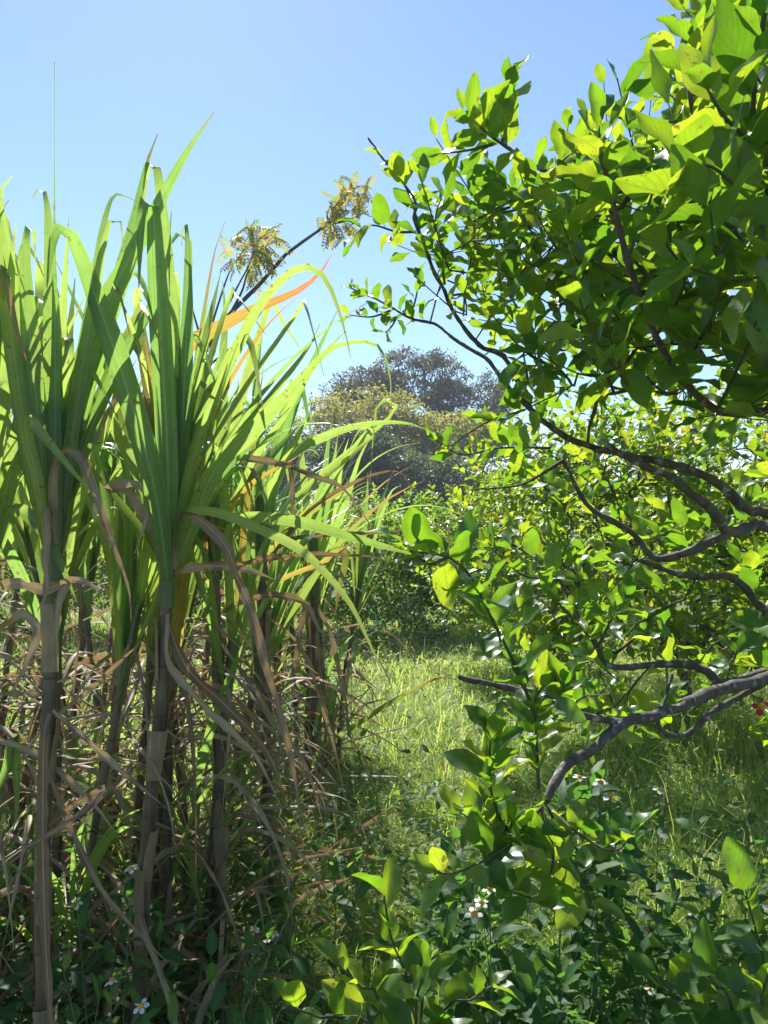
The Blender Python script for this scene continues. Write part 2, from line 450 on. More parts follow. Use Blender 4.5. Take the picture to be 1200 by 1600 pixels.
CIT = [leaf_template(0.50 + 0.055 * (k % 4), 8, 4, 0.12 + 0.13 * (k % 5), -0.08 + 0.10 * (k % 6), 0.12, 0.82 + 0.09 * (k % 3), 0.22, 0.4 * ((k % 3) - 1), 0.05 * (k % 2), k) for k in range(14)]
CITL = [leaf_template(0.5 + 0.05 * k, 3, 2, 0.3, 0.1 + 0.1 * k, 0.1, 0.95, 0, 0, 0, k) for k in range(3)]
WEED = [leaf_template(0.42 + 0.06 * (k % 3), 8, 2, 0.25, 0.1 + 0.12 * (k % 3), 0.15, 0.75, 0.1, 0.15 * (k % 2), 0.16, k) for k in range(5)]
WEEDL = [leaf_template(0.45, 4, 2, 0.25, 0.25, 0.12, 0.75, 0, 0, 0, k) for k in range(2)]

def frame(axis, normal):
    a = nrm(axis); n = np.asarray(normal, float)
    n = n - a * np.dot(a, n)
    if np.linalg.norm(n) < 1e-3: n = np.cross(a, rv())
    n = nrm(n)
    return np.stack([np.cross(a, n), a, n], 1)         # columns

class Leaves:
    """a list of leaves: position, frame, size"""
    def __init__(s): s.L = []
    def add(s, pos, axis, normal, size): s.L.append((np.asarray(pos, float), frame(axis, normal), size))
    def extend(s, o): s.L += o.L
    def split(s, n):
        """the n that show largest in the photograph, and the others"""
        if not s.L: return [], []
        P = np.array([l[0] for l in s.L]); sz = np.array([l[2] for l in s.L])
        Y = np.maximum(P[:, 1], 0.2)
        px = CX + P[:, 0] / Y * F; py = HY - (P[:, 2] - EYE) / Y * F
        score = sz / Y * F
        score[(px < 5) | (px > 1195) | (py < 0) | (py > 1595) | (P[:, 1] < 0.4)] *= 0.01
        idx = np.argsort(-score)
        n = min(n, int((score >= 9).sum()))
        return [s.L[i] for i in idx[:n]], [s.L[i] for i in idx[n:]]

def leaves_mesh(items, templ, mb=None):
    mb = mb or MB()
    for k, (V, Fc, UV) in enumerate(templ):
        sub = items[k::len(templ)]
        if not sub: continue
        R = np.array([i[1] for i in sub]); T = np.array([i[0] for i in sub]); Z = np.array([i[2] for i in sub])
        A = np.einsum('nij,vj->nvi', R, V) * Z[:, None, None] + T[:, None, :]
        n, m = len(sub), len(V)
        Fs = (Fc[None] + (np.arange(n) * m)[:, None, None]).reshape(-1, Fc.shape[1])
        mb.add(A.reshape(-1, 3), Fs, np.tile(UV, (n, 1)))
    return mb

TMESH = {}
def leaf_objects(items, templ, key, mat, parent, name='leaf'):
    if key not in TMESH:
        TMESH[key] = [MB().add(*t).mesh('leaf', mat) for t in templ]
    ms = TMESH[key]
    org = np.array(parent['_o'])
    for i, (p, R, z) in enumerate(items):
        o = bpy.data.objects.new(name, ms[i % len(ms)])
        M4 = Matrix.Identity(4)
        for a in range(3):
            for b in range(3): M4[a][b] = R[a, b] * z
            M4[a][3] = (p - org)[a]
        o.parent = parent
        o.matrix_basis = M4
        C.objects.link(o)

def twig_leaves(L, P, n, size, up=0.35, spread=0.9, start=0.15, tipn=3, droop=0.0, rs=0.25):
    """leaves set spirally along the polyline P"""
    P = np.asarray(P, float)
    Q = spline(P, 24)
    T = np.gradient(Q, axis=0)
    ph = RNG.uniform(0, 6.28)
    for k in range(n):
        t = start + (1 - start) * (k + RNG.uniform(-0.3, 0.3)) / max(1, n - 1)
        t = min(max(t, 0), 1)
        i = min(23, int(t * 23))
        d = nrm(T[i])
        a0 = nrm(np.cross(d, [0.3, 0.2, 1.0])); b0 = np.cross(d, a0)
        ang = ph + k * 2.4
        rad = math.cos(ang) * a0 + math.sin(ang) * b0
        near_tip = max(0, (t - 0.75) / 0.25)
        ax = nrm(d * (0.45 + 0.6 * near_tip) + rad * spread * (1 - 0.35 * near_tip) + np.array([0, 0, up - droop]) + rv() * 0.25)
        nn = np.array([0, 0, 1.0]) * 0.9 + d * 0.5 + rv() * 0.45 - ax * 0.2
        L.add(Q[i], ax, nn, size * RNG.uniform(1 - rs, 1 + rs) * (1 - 0.25 * near_tip))

# ------------------------------------------------------------------ growing branches
def grow(nodes, tips, step, jitter=0.15, sag=0.0):
    """nodes: list of (point, parent). Each tip is joined to the nearest node in small bent steps."""
    pts = [np.asarray(p, float) for p, _ in nodes]; par = [q for _, q in nodes]
    root = pts[0]
    base = np.array(pts)
    def near(t):
        return np.min(np.linalg.norm(base - t, axis=1))
    tips = sorted(tips, key=near)
    tip_ids = []
    arr = np.zeros((len(pts) + len(tips) * 60, 3)); arr[:len(pts)] = pts; n = len(pts)
    for t in tips:
        t = np.asarray(t, float)
        d = np.linalg.norm(arr[:n] - t, axis=1) + 0.12 * np.linalg.norm(arr[:n] - root, axis=1)
        i = int(np.argmin(d))
        p0 = arr[i].copy()
        L = np.linalg.norm(t - p0)
        m = min(50, max(1, int(L / step)))
        off = rv() * jitter * L * 0.5
        cur = i
        for k in range(1, m + 1):
            s = k / m
            p = p0 + (t - p0) * s + off * math.sin(math.pi * s) + np.array([0, 0, -sag * L * math.sin(math.pi * s)])
            if k < m: p = p + rv() * jitter * step * 0.6
            arr[n] = p; pts.append(p); par.append(cur); cur = n; n += 1
        tip_ids.append(cur)
    return np.array(pts), par, tip_ids

def radii(pts, par, r0, rmax=1e9, ex=2.4):
    n = len(pts)
    ch = [[] for _ in range(n)]
    for i, p in enumerate(par):
        if p is not None and p >= 0: ch[p].append(i)
    R = np.zeros(n)
    for i in range(n - 1, -1, -1):
        R[i] = min(rmax, max(r0, sum(R[c] ** ex for c in ch[i]) ** (1 / ex))) if ch[i] else r0
    return R, ch

def chains(pts, R, ch, roots=(0,)):
    """polylines that follow the thickest child"""
    out = []
    stack = [(r, None) for r in roots]
    while stack:
        i, pr = stack.pop()
        line = ([pr] if pr is not None else []) + [i]
        while ch[i]:
            cs = sorted(ch[i], key=lambda c: -R[c])
            for c in cs[1:]: stack.append((c, i))
            line.append(cs[0]); i = cs[0]
        out.append(line)
    return out

# ------------------------------------------------------------------ SETTING: ground
def make_ground():
    g = np.concatenate([-np.geomspace(600, 8, 16), np.linspace(-7.5, 7.5, 61), np.geomspace(8, 600, 16)])
    gx, gy = g, g + 4.0
    X, Y = np.meshgrid(gx, gy)
    Z = 0.03 * np.sin(X * 1.7 + 0.4) * np.cos(Y * 1.3) + 0.02 * np.sin(X * 4.1 + Y * 2.3)
    Z = Z * np.exp(-((X / 15) ** 2 + ((Y - 4) / 15) ** 2)) - 0.03
    n = len(g)
    V = np.stack([X, Y, Z], -1).reshape(-1, 3)
    Fc = np.array([(i * n + j, i * n + j + 1, (i + 1) * n + j + 1, (i + 1) * n + j) for i in range(n - 1) for j in range(n - 1)])
    o = MB().add(V, Fc, V[:, :2]).build('ground', M['ground'])
    o['kind'] = 'structure'
make_ground()

# ------------------------------------------------------------------ FAR TREES
def far_tree(name, label, base, fork_h, crowns, r0, rtrunk, n_tips, n_leaf, leaf, spread, mat, seed, vines=0, group=None):
    """crowns: list of (centre offset, radii); leaves gather in loose clumps round the branch tips"""
    global RNG
    keep = RNG; RNG = np.random.default_rng(seed)
    base = np.asarray(base, float)
    t = thing(name, base, label, 'tree', group)
    trunk = [(base + np.array([0.25 * math.sin(k * 0.9 + seed), 0.2 * math.cos(k * 0.7 + seed), fork_h * k / 5]), k - 1 if k else -1) for k in range(6)]
    tips = []
    for k in range(n_tips):
        c, rad = crowns[k % len(crowns)]
        while True:
            q = RNG.uniform(-1, 1, 3)
            r = np.linalg.norm(q)
            if r < 1 and q[2] > -0.75 and (r > 0.45 or RNG.uniform() < 0.3): break
        tips.append(base + np.asarray(c) + q * np.asarray(rad))
    pts, par, tid = grow(trunk, tips, 0.7, 0.35)
    R, ch = radii(pts, par, r0, rtrunk)
    tr, tw = MB(), MB()
    lines = chains(pts, R, ch)
    nb = 0
    for k, ln in enumerate(lines):
        P = pts[ln]; rr = R[ln].copy()
        if k and len(rr) > 1: rr[0] = rr[1]
        if k == 0: tr.add(*tube(P, rr, 8)); continue
        if rr[0] > rtrunk * 0.3 and nb < 24:
            MB().add(*tube(P, rr, 6)).build('branch', M['far_bark'], t); nb += 1
        else: tw.add(*tube(P, rr, 4))
    tr.build('trunk', M['far_bark'], t)
    if tw.n: tw.build('twigs', M['far_bark'], t)['kind'] = 'stuff'
    L = []
    per = max(1, n_leaf // len(tid))
    for i in tid:
        q = int(per * RNG.uniform(0.4, 1.6))
        for _ in range(q):
            off = RNG.normal(size=3) * spread * np.array([1, 1, 0.5])
            L.append((pts[i] + off, frame(rv() + [0, 0, -0.2], np.array([0, 0, 0.8]) + rv()), leaf * RNG.uniform(0.6, 1.4)))
    leaves_mesh(L, [leaf_template(0.55, 2, 2, 0.3, 0.2, 0.05, 1, 0, 0, 0, 1)]).build('crown', mat, t)['kind'] = 'stuff'
    if vines:
        VL = []
        for _ in range(vines):
            c, rad = crowns[0]
            i = RNG.integers(0, len(pts))
            p = pts[i]
            if p[2] < base[2] + fork_h * 0.7: continue
            for s in range(14):
                VL.append((p + RNG.normal(size=3) * 0.28 + [0, 0, -0.12 * s], frame(rv(), rv()), 0.26 * RNG.uniform(0.6, 1.3)))
        leaves_mesh(VL, [leaf_template(0.5, 2, 2, 0.3, 0.2, 0.05, 1, 0, 0, 0, 2)]).build('vines', M['vine'], t)['kind'] = 'stuff'
    RNG = keep
    return t

def far_base(px, Y): return ((px - CX) / F * Y, Y, 0.0)
far_tree('spreading_tree', 'wide tree with yellow-green umbrella crown beyond the orchard bushes', far_base(640, 38), 3.4,
         [((-2.6, 0, 6.9), (3.5, 3, 1.9)), ((2.4, 0.5, 6.3), (3.9, 3, 1.3)), ((0, 0, 5.6), (4.8, 3, 1.5))], 0.022, 0.34, 420, 30000, 0.19, 0.3, M['crown_yellow'], 3)
far_tree('brown_tree', 'tall tree with brownish grey crown rising above the yellow-green tree', far_base(660, 46), 5.0,
         [((-0.3, 0, 11.0), (3.0, 2.6, 1.9)), ((2.9, 0, 9.6), (3.0, 2.6, 1.8)), ((-3.8, 0, 9.8), (2.4, 2, 1.9))], 0.03, 0.36, 380, 26000, 0.18, 0.28, M['crown_brown'], 5)
far_tree('vine_hung_tree', 'dark tree draped with brown vines behind the orchard bushes', far_base(612, 33), 2.6,
         [((0.6, 0, 3.7), (3.8, 2.5, 1.5)), ((-1.5, 0, 4.9), (1.9, 1.5, 1.2))], 0.025, 0.3, 260, 22000, 0.17, 0.3, M['crown_dark'], 8, vines=260)
for k, (px, Y, sc, mt, lab) in enumerate([(430, 40, 1.0, 'crown_brown', 'brownish tree seen between the cane leaves and the yellow-green tree'),
                                     (330, 44, 0.9, 'crown_dark', 'dark distant tree showing through the middle of the cane clump'),
                                     (190, 42, 0.95, 'crown_yellow', 'pale distant tree behind the tall cane stalks on the left'),
                                     (40, 40, 0.85, 'crown_dark', 'dark distant tree at the far left behind the cane'),
                                     (860, 42, 0.62, 'crown_dark', 'low dark distant tree glimpsed through the citrus branches'),
                                     (1060, 44, 0.6, 'crown_yellow', 'low yellowish distant tree hidden behind the citrus crown'),
                                     (760, 40, 0.58, 'crown_dark', 'low dark tree at the foot of the yellow-green tree')]):
    far_tree('distant_tree', lab, far_base(px, Y), 2.6 * sc, [((-1, 0, 5.6 * sc), (3.6, 2.5, 2.6 * sc)), ((1.5, 0, 4.6 * sc), (3.4, 2.5, 2.0 * sc))],
             0.03, 0.28, 170, 13000, 0.19, 0.45, M[mt], 20 + k, group='trees far behind the orchard')

# ------------------------------------------------------------------ SLENDER PINNATE TREE behind the cane
def pinnate_template():
    V, Fc, UV = [], [], []
    n = 0
    def leaflet(o, d, ln):
        nonlocal n
        d = nrm(d); s = nrm(np.cross(d, [0, 0, 1.0])) * ln * 0.26
        o = np.array(o)
        vs = [o, o + d * ln * 0.45 + s + [0, 0, 0.02], o + d * ln, o + d * ln * 0.45 - s + [0, 0, 0.02]]
        vs[2] = vs[2] + np.array([0, 0, -0.09])
        V.extend(vs); UV.extend([(0.5, 0), (0, .5), (0.5, 1), (1, .5)])
        Fc.append((n, n + 1, n + 2, n + 3)); n += 4
    for k in range(6):
        y = 0.18 + 0.15 * k; z = -0.35 * y * y
        for s in (-1, 1): leaflet((0, y, z), (s, 0.45, -0.25), 0.30)
    leaflet((0, 1.0, -0.35), (0, 1, -0.5), 0.3)
    for k in range(5):                                   # rachis
        y0, y1 = k * 0.2, (k + 1) * 0.2
        V.extend([(-.012, y0, -.35 * y0 * y0), (.012, y0, -.35 * y0 * y0), (.012, y1, -.35 * y1 * y1), (-.012, y1, -.35 * y1 * y1)])
        UV.extend([(.5, 0)] * 4); Fc.append((n, n + 1, n + 2, n + 3)); n += 4
    return np.array(V, float), np.array(Fc), np.array(UV, float)

def slender_tree():
    Y = 8.5
    t = thing('slender_tree', pt(215, 1010, Y) * [1, 1, 0], 'slender leaning dark-limbed tree with yellowing leaf tufts behind the cane', 'tree')
    main = [(215, 1006), (225, 850), (245, 730), (285, 620), (323, 543), (360, 490), (407, 443), (447, 397), (480, 373), (512, 350), (540, 330)]
    def line(pp, y=Y): return spline([pt(a, b, y + 0.15 * math.sin(a * 0.05)) for a, b in pp], 26)
    P = line(main)
    MB().add(*tube(P, np.linspace(0.062, 0.012, 26), 8)).build('trunk', M['slender_bark'], t)
    subs = [[(323, 543), (332, 505), (346, 460), (360, 422), (380, 392)], [(326, 540), (345, 500), (370, 450), (386, 420), (402, 385)],
            [(360, 490), (378, 455), (388, 425), (410, 398)], [(300, 590), (340, 560), (385, 520), (420, 470)], [(323, 560), (300, 480), (292, 430)],
            [(512, 350), (525, 330), (545, 305), (560, 290)], [(500, 358), (512, 345), (510, 330)], [(512, 350), (540, 345), (575, 330)]]
    for s in subs: MB().add(*tube(line(s), np.linspace(0.017, 0.006, 26), 6)).build('branch', M['slender_bark'], t)
    L = Leaves()
    r = np.random.default_rng(4)
    def tuft(px, py, rx, ry, n):
        for k in range(n):
            a = r.uniform(0, 6.28); q = math.sqrt(r.uniform(0, 1))
            p = pt(px + q * rx * math.cos(a) * 0.8, py + q * ry * math.sin(a) * 0.8, Y + r.uniform(-0.3, 0.3))
            out = np.array([math.cos(a) * 0.5, 0, -math.sin(a) * 0.35 - 0.35]) + r.normal(size=3) * 0.55
            L.add(p - out * 0.06, out, np.array([0, -0.7, 0.6]) + r.normal(size=3) * 0.6, r.uniform(0.12, 0.23))
    tuft(395, 392, 50, 54, 80); tuft(548, 310, 36, 30, 40); tuft(522, 350, 30, 28, 26)
    leaf_objects(L.L, [pinnate_template()], 'pin', M['pinnate'], t)
slender_tree()

# ------------------------------------------------------------------ ORCHARD BUSHES in the middle distance
def bush(name, label, cx, cy, rx, ry, h, n_leaf, leaf, mat, seed, group=None, parts=0, templ=CITL, cat='bush', z0=0.1, bark='bark', key=None):
    global RNG
    keep = RNG; RNG = np.random.default_rng(seed)
    base = np.array([cx, cy, 0.0])
    t = thing(name, base, label, cat, group)
    tips = []
    n_t = max(24, n_leaf // 14)
    while len(tips) < n_t:
        q = RNG.uniform(-1, 1, 3); r = np.linalg.norm(q)
        if r < 1 and (r > 0.6 or RNG.uniform() < 0.25):
            bump = 1 + 0.16 * math.sin(q[0] * 5 + seed) * math.cos(q[1] * 4 + q[2] * 3)
            tips.append(base + [q[0] * rx * bump, q[1] * ry * bump, z0 + (h - z0) * (q[2] * 0.5 * bump + 0.5)])
    pts, par, tid = grow([(base, -1), (base + [0.03, 0, h * 0.15], 0), (base + [0, 0.04, h * 0.3], 1)], tips, 0.12 * h / 2, 0.3)
    R, ch = radii(pts, par, 0.003 * h / 2, 0.05 * h / 2)
    tr, tw = MB(), MB()
    nb = 0
    for k, ln in enumerate(chains(pts, R, ch)):
        P = pts[ln]; rr = R[ln].copy()
        if k: rr[0] = rr[1]
        if k == 0: tr.add(*tube(P, rr, 7))
        elif rr[0] > 0.011 * h / 2 and nb < 16: MB().add(*tube(P, rr, 6)).build('branch', M[bark], t); nb += 1
        else: tw.add(*tube(P, rr, 4))
    tr.build('trunk', M[bark], t)
    if tw.n: tw.build('twigs', M[bark], t)['kind'] = 'stuff'
    L = Leaves()
    for i in tid:
        p = pts[i]; q = pts[par[i]]
        out = nrm(p - (base + [0, 0, h * 0.45]))
        tp = p + (nrm(out + rv() * 0.4 + [0, 0, 0.4])) * leaf * 2.6
        twig_leaves(L, [q, p, tp], int(n_leaf / n_t), leaf, 0.25)
    big, rest = L.split(parts)
    if big: leaf_objects(big, CIT if templ is CITL else templ, key or ('b' + mat), M[mat], t)
    leaves_mesh(rest, templ).build('leaves', M[mat], t)['kind'] = 'stuff'
    RNG = keep
    return t

for k, (cx, cy, rx, h, lab) in enumerate([(-0.35, 10.8, 1.45, 2.0, 'round green citrus bush just right of the cane, beyond the lawn'),
                                          (1.35, 11.4, 1.45, 1.92, 'green citrus bush beyond the lawn, below the vine-draped tree'),
                                          (-2.6, 11.2, 1.6, 2.0, 'green bush glimpsed behind the right part of the cane clump'),
                                          (-5.2, 11.0, 1.7, 1.95, 'green bush glimpsed behind the left part of the cane clump'),
                                          (3.6, 11.8, 1.6, 2.2, 'green bush far behind the sunlit citrus tree'),
                                          (6.2, 12.0, 1.7, 2.2, 'green bush at the far right end of the orchard row')]):
    bush('citrus_bush', lab, cx, cy, rx, 1.0, h, 10500, 0.08, 'hedge', 40 + k, group='bushes in a row across the orchard')
bush('weed_bush', 'low dark leafy weed clump at the foot of the citrus bush', 0.1, 9.4, 0.75, 0.5, 0.55, 1500, 0.06, 'weed', 61, templ=WEEDL, cat='weeds', bark='stem', z0=0.02)
bush('citrus_tree', 'sunlit yellow-green citrus tree behind the near citrus branches', 2.1, 5.2, 1.55, 1.4, 2.42, 11000, 0.082, 'citrus_back', 71, parts=300, cat='tree', z0=0.5)
bush('citrus_tree', 'smaller sunlit citrus tree between the near citrus and the bushes', 1.6, 7.6, 1.25, 1.1, 2.1, 7000, 0.08, 'citrus_back', 72, parts=200, cat='tree', z0=0.3)
bush('citrus_tree', 'citrus tree half hidden at the right edge behind the near limbs', 4.0, 6.4, 1.5, 1.5, 2.5, 3600, 0.085, 'citrus_back', 73, parts=200, cat='tree', z0=0.4)

# ------------------------------------------------------------------ NEAR CITRUS TREE
def citrus_tree():
    global RNG
    RNG = np.random.default_rng(101)
    t = thing('citrus_tree', pt(1340, 1480, 2.45) * [1, 1, 0], 'big near citrus tree reaching in from the right with grey limbs', 'tree')
    org = np.array(t['_o'])
    L = Leaves()
    trunk = [(1345, 1540, 2.45), (1338, 1300, 2.45), (1322, 1100, 2.42), (1318, 950, 2.4), (1312, 860, 2.4), (1330, 700, 2.4), (1320, 520, 2.3)]
    limbs = [
        (0.030, 0.010, [(1312, 860, 2.4), (1250, 830, 2.35), (1200, 802, 2.3), (1165, 795, 2.25), (1140, 770, 2.22), (1100, 742, 2.2), (1035, 722, 2.2), (970, 710, 2.2), (900, 690, 2.2), (860, 668, 2.2), (830, 640, 2.2), (795, 605, 2.2), (760, 560, 2.25)]),
        (0.036, 0.012, [(1312, 860, 2.4), (1200, 822, 2.2), (1140, 832, 2.1), (1120, 805, 2.08), (1085, 775, 2.05), (1050, 745, 2.05), (1000, 725, 2.05), (940, 690, 2.1)]),
        (0.022, 0.008, [(1140, 832, 2.1), (1080, 860, 2.1), (1025, 873, 2.15), (990, 835, 2.2), (950, 810, 2.2), (915, 785, 2.25), (880, 720, 2.3)]),
        (0.026, 0.007, [(1318, 950, 2.4), (1230, 960, 2.5), (1190, 950, 2.5), (1165, 920, 2.5), (1140, 902, 2.5), (1075, 900, 2.5), (1025, 885, 2.5), (975, 865, 2.55), (940, 850, 2.6), (860, 880, 2.7), (800, 850, 2.8)]),
        (0.040, 0.014, [(1322, 1100, 2.42), (1270, 1035, 2.2), (1200, 1060, 2.0), (1117, 1080, 1.9), (1062, 1104, 1.8), (992, 1125, 1.72), (967, 1133, 1.7), (933, 1167, 1.65), (887, 1196, 1.6), (862, 1232, 1.55), (852, 1250, 1.54)]),
        (0.016, 0.007, [(1200, 1062, 2.0), (1162, 1085, 2.05), (1117, 1110, 2.05), (1067, 1150, 2.0), (1029, 1133, 2.0), (1040, 1090, 2.05), (1050, 1054, 2.1)]),
        (0.022, 0.008, [(1200, 1050, 2.1), (1129, 1067, 2.15), (1100, 1046, 2.15), (1050, 1037, 2.2), (958, 1042, 2.2), (933, 1012, 2.2), (905, 960, 2.25), (870, 900, 2.3)]),
        (0.014, 0.009, [(967, 1128, 1.7), (925, 1121, 1.68), (880, 1105, 1.66), (833, 1087, 1.64), (813, 1080, 1.63), (773, 1070, 1.62), (733, 1062, 1.6), (716, 1057, 1.6)]),
        (0.024, 0.007, [(1320, 520, 2.3), (1260, 600, 1.9), (1200, 640, 1.7), (1120, 640, 1.6), (1059, 585, 1.55), (1025, 525, 1.5), (1002, 472, 1.48), (980, 405, 1.45), (965, 345, 1.42), (950, 285, 1.4), (935, 225, 1.38)]),
        (0.022, 0.006, [(1330, 700, 2.4), (1280, 560, 1.8), (1240, 470, 1.5), (1190, 430, 1.35), (1145, 356, 1.25), (1160, 296, 1.22), (1175, 225, 1.2), (1179, 120, 1.18), (1195, 20, 1.15)]),
        (0.016, 0.005, [(1240, 470, 1.5), (1200, 360, 1.5), (1140, 290, 1.48), (1096, 210, 1.45), (1077, 142, 1.42), (1085, 60, 1.4)]),
        (0.014, 0.004, [(830, 640, 2.2), (790, 560, 2.2), (750, 540, 2.2), (710, 490, 2.2), (692, 449, 2.15), (680, 428, 2.15), (659, 374, 2.1), (647, 341, 2.1), (650, 317, 2.1), (629, 284, 2.1), (599, 248, 2.1), (575, 215, 2.1)]),
        (0.010, 0.003, [(760, 560, 2.25), (710, 530, 2.35), (680, 506, 2.4), (641, 497, 2.4), (599, 473, 2.4), (545, 449, 2.4)]),
        (0.012, 0.004, [(950, 285, 1.9), (890, 280, 1.9), (836, 260, 1.9), (800, 236, 1.88), (779, 221, 1.86), (752, 200, 1.85), (735, 180, 1.85)]),
        (0.009, 0.003, [(790, 228, 1.87), (785, 190, 1.87), (790, 164, 1.87), (800, 120, 1.87)]),
        (0.010, 0.004, [(1100, 560, 1.6), (1000, 420, 1.9), (950, 320, 1.9), (950, 285, 1.9)]),
        (0.010, 0.003, [(880, 720, 2.3), (820, 755, 2.3), (780, 762, 2.3), (740, 765, 2.3)]),
    ]
    nodes = []
    tp = spline([pt(*p) for p in trunk], 30)
    MB().add(*tube(tp, np.linspace(0.075, 0.035, 30), 10)).build('trunk', M['bark'], t)
    for k, q in enumerate(tp[10:]): nodes.append((q, k - 1 if k else -1))
    rr_ = np.random.default_rng(5)
    for ra, rb, ln in limbs:
        n = 12 + 4 * len(ln)
        Q = spline([pt(*p) for p in ln], n)
        ra, rb = ra * 0.62, rb * 0.66
        Q[1:] += rr_.normal(size=(n - 1, 3)) * ra * 0.07
        R = np.linspace(ra, rb, n) * (1 + 0.10 * rr_.normal(size=n))
        MB().add(*tube(Q, np.maximum(R, rb * 0.8), 8)).build('branch', M['bark'], t)
        b0 = len(nodes)
        for k, q in enumerate(Q): nodes.append((q, b0 + k - 1 if k else 0))
    # stub end at the cut branch
    # hero twigs: (points, leaves, size, thickness)
    tw = MB()
    H = [
        ([(1160, 296, 1.22), (1175, 225, 1.2), (1179, 120, 1.18), (1195, 10, 1.15)], 13, 0.105),
        ([(1145, 356, 1.25), (1110, 330, 1.2), (1080, 290, 1.18)], 5, 0.105),
        ([(1145, 356, 1.25), (1190, 420, 1.2), (1230, 400, 1.15)], 5, 0.10),
        ([(1175, 225, 1.2), (1130, 180, 1.15), (1100, 130, 1.12)], 6, 0.10),
        ([(1190, 430, 1.35), (1150, 440, 1.2), (1080, 420, 1.15)], 7, 0.10),
        ([(1160, 300, 1.22), (1110, 260, 1.15), (1060, 260, 1.12)], 5, 0.105),
        ([(1145, 356, 1.25), (1120, 400, 1.15), (1110, 330, 1.1)], 5, 0.10),
        ([(1085, 150, 1.42), (1080, 90, 1.4), (1095, 25, 1.4)], 8, 0.09),
        ([(1096, 210, 1.45), (1060, 190, 1.4), (1020, 200, 1.38)], 5, 0.085),
        ([(965, 345, 1.42), (950, 285, 1.4), (938, 225, 1.38), (935, 185, 1.38)], 8, 0.09),
        ([(980, 405, 1.45), (1020, 300, 1.45), (1035, 230, 1.45)], 6, 0.085),
        ([(980, 600, 1.45), (930, 530, 1.35), (905, 465, 1.3), (900, 430, 1.3)], 9, 0.075),
        ([(1025, 525, 1.5), (1070, 440, 1.35), (1040, 380, 1.3)], 7, 0.095),
        ([(1059, 585, 1.55), (1110, 500, 1.35), (1130, 430, 1.3)], 8, 0.10),
        ([(1120, 640, 1.6), (1160, 560, 1.4), (1190, 480, 1.3)], 8, 0.10),
        ([(680, 428, 2.15), (659, 374, 2.1), (648, 330, 2.1), (629, 284, 2.1), (599, 248, 2.1)], 12, 0.075),
        ([(650, 362, 2.1), (620, 362, 2.1), (580, 352, 2.1), (555, 372, 2.1)], 8, 0.07),
        ([(680, 506, 2.4), (641, 497, 2.4), (599, 473, 2.4), (545, 449, 2.4)], 15, 0.06),
        ([(640, 497, 2.4), (650, 465, 2.4), (655, 430, 2.4)], 6, 0.055),
        ([(610, 485, 2.4), (580, 495, 2.4), (545, 492, 2.4)], 6, 0.05),
        ([(620, 495, 2.4), (612, 510, 2.4), (602, 520, 2.4)], 4, 0.05),
        ([(800, 236, 1.88), (779, 221, 1.86), (752, 200, 1.85), (725, 175, 1.85)], 9, 0.085),
        ([(785, 225, 1.87), (785, 190, 1.87), (790, 164, 1.87), (800, 118, 1.87)], 8, 0.075),
        ([(770, 225, 1.86), (730, 235, 1.86), (690, 240, 1.86)], 7, 0.08),
        ([(890, 280, 1.9), (820, 300, 1.85), (770, 300, 1.8)], 8, 0.085),
        ([(740, 345, 2.0), (770, 330, 1.9), (800, 310, 1.85)], 6, 0.085),
        ([(850, 285, 1.9), (880, 250, 1.85), (900, 235, 1.8)], 5, 0.08),
        ([(695, 445, 2.15), (680, 350, 2.1), (690, 310, 2.1)], 8, 0.075),
        ([(842, 1232, 1.5), (838, 1150, 1.48), (836, 1095, 1.46), (850, 1070, 1.44)], 12, 0.075),
        ([(838, 1120, 1.47), (800, 1030, 1.42), (765, 960, 1.36), (735, 900, 1.3), (700, 870, 1.28), (650, 862, 1.26)], 15, 0.085),
        ([(700, 870, 1.28), (670, 880, 1.27), (630, 850, 1.25)], 5, 0.075),
        ([(846, 1262, 1.53), (800, 1300, 1.46), (770, 1250, 1.44), (765, 1180, 1.42), (770, 1125, 1.42)], 15, 0.08),
        ([(800, 1300, 1.46), (755, 1290, 1.44), (720, 1270, 1.42)], 6, 0.075),
        ([(850, 1252, 1.54), (900, 1300, 1.45), (960, 1330, 1.4), (990, 1295, 1.38)], 9, 0.07),
        ([(846, 1262, 1.53), (865, 1340, 1.45), (840, 1400, 1.4), (790, 1390, 1.35)], 9, 0.085),
        ([(852, 1250, 1.54), (905, 1370, 1.5), (930, 1420, 1.45)], 8, 0.085),
        ([(840, 1272, 1.52), (780, 1330, 1.4), (710, 1365, 1.35), (680, 1360, 1.33)], 9, 0.085),
        ([(850, 1085, 1.46), (870, 1090, 1.44), (885, 1070, 1.42)], 6, 0.065),
        ([(933, 1012, 2.2), (890, 960, 2.0), (850, 930, 1.95), (810, 950, 1.9)], 11, 0.08),
        ([(933, 1012, 2.2), (960, 960, 2.0), (990, 930, 1.95)], 9, 0.08),
        ([(870, 900, 2.3), (820, 900, 2.0), (760, 850, 1.9)], 8, 0.075),
        ([(860, 700, 2.2), (780, 700, 2.3), (720, 710, 2.35), (670, 680, 2.35)], 12, 0.065),
        ([(820, 640, 2.2), (760, 660, 2.3), (700, 700, 2.35)], 8, 0.06),
    ]
    for pp, n, sz in H:
        P = spline([pt(*p) for p in pp], 16)
        tw.add(*tube(P, np.linspace(0.0042, 0.0016, 16), 5))
        twig_leaves(L, P, int(n * (1.25 if pp[0][1] < 1000 else 1.7)), sz * (1.08 if pp[0][1] < 1000 else 0.98), rs=0.3)
    # filling of the crown
    poly = np.array([(690, 380), (715, 330), (790, 290), (850, 262), (905, 230), (960, 235), (1035, 240), (1075, 120), (1110, 40), (1170, -60), (1180, -330), (1460, -330), (1460, 690), (1180, 660), (1000, 640), (860, 640), (760, 590), (700, 560), (680, 470)])
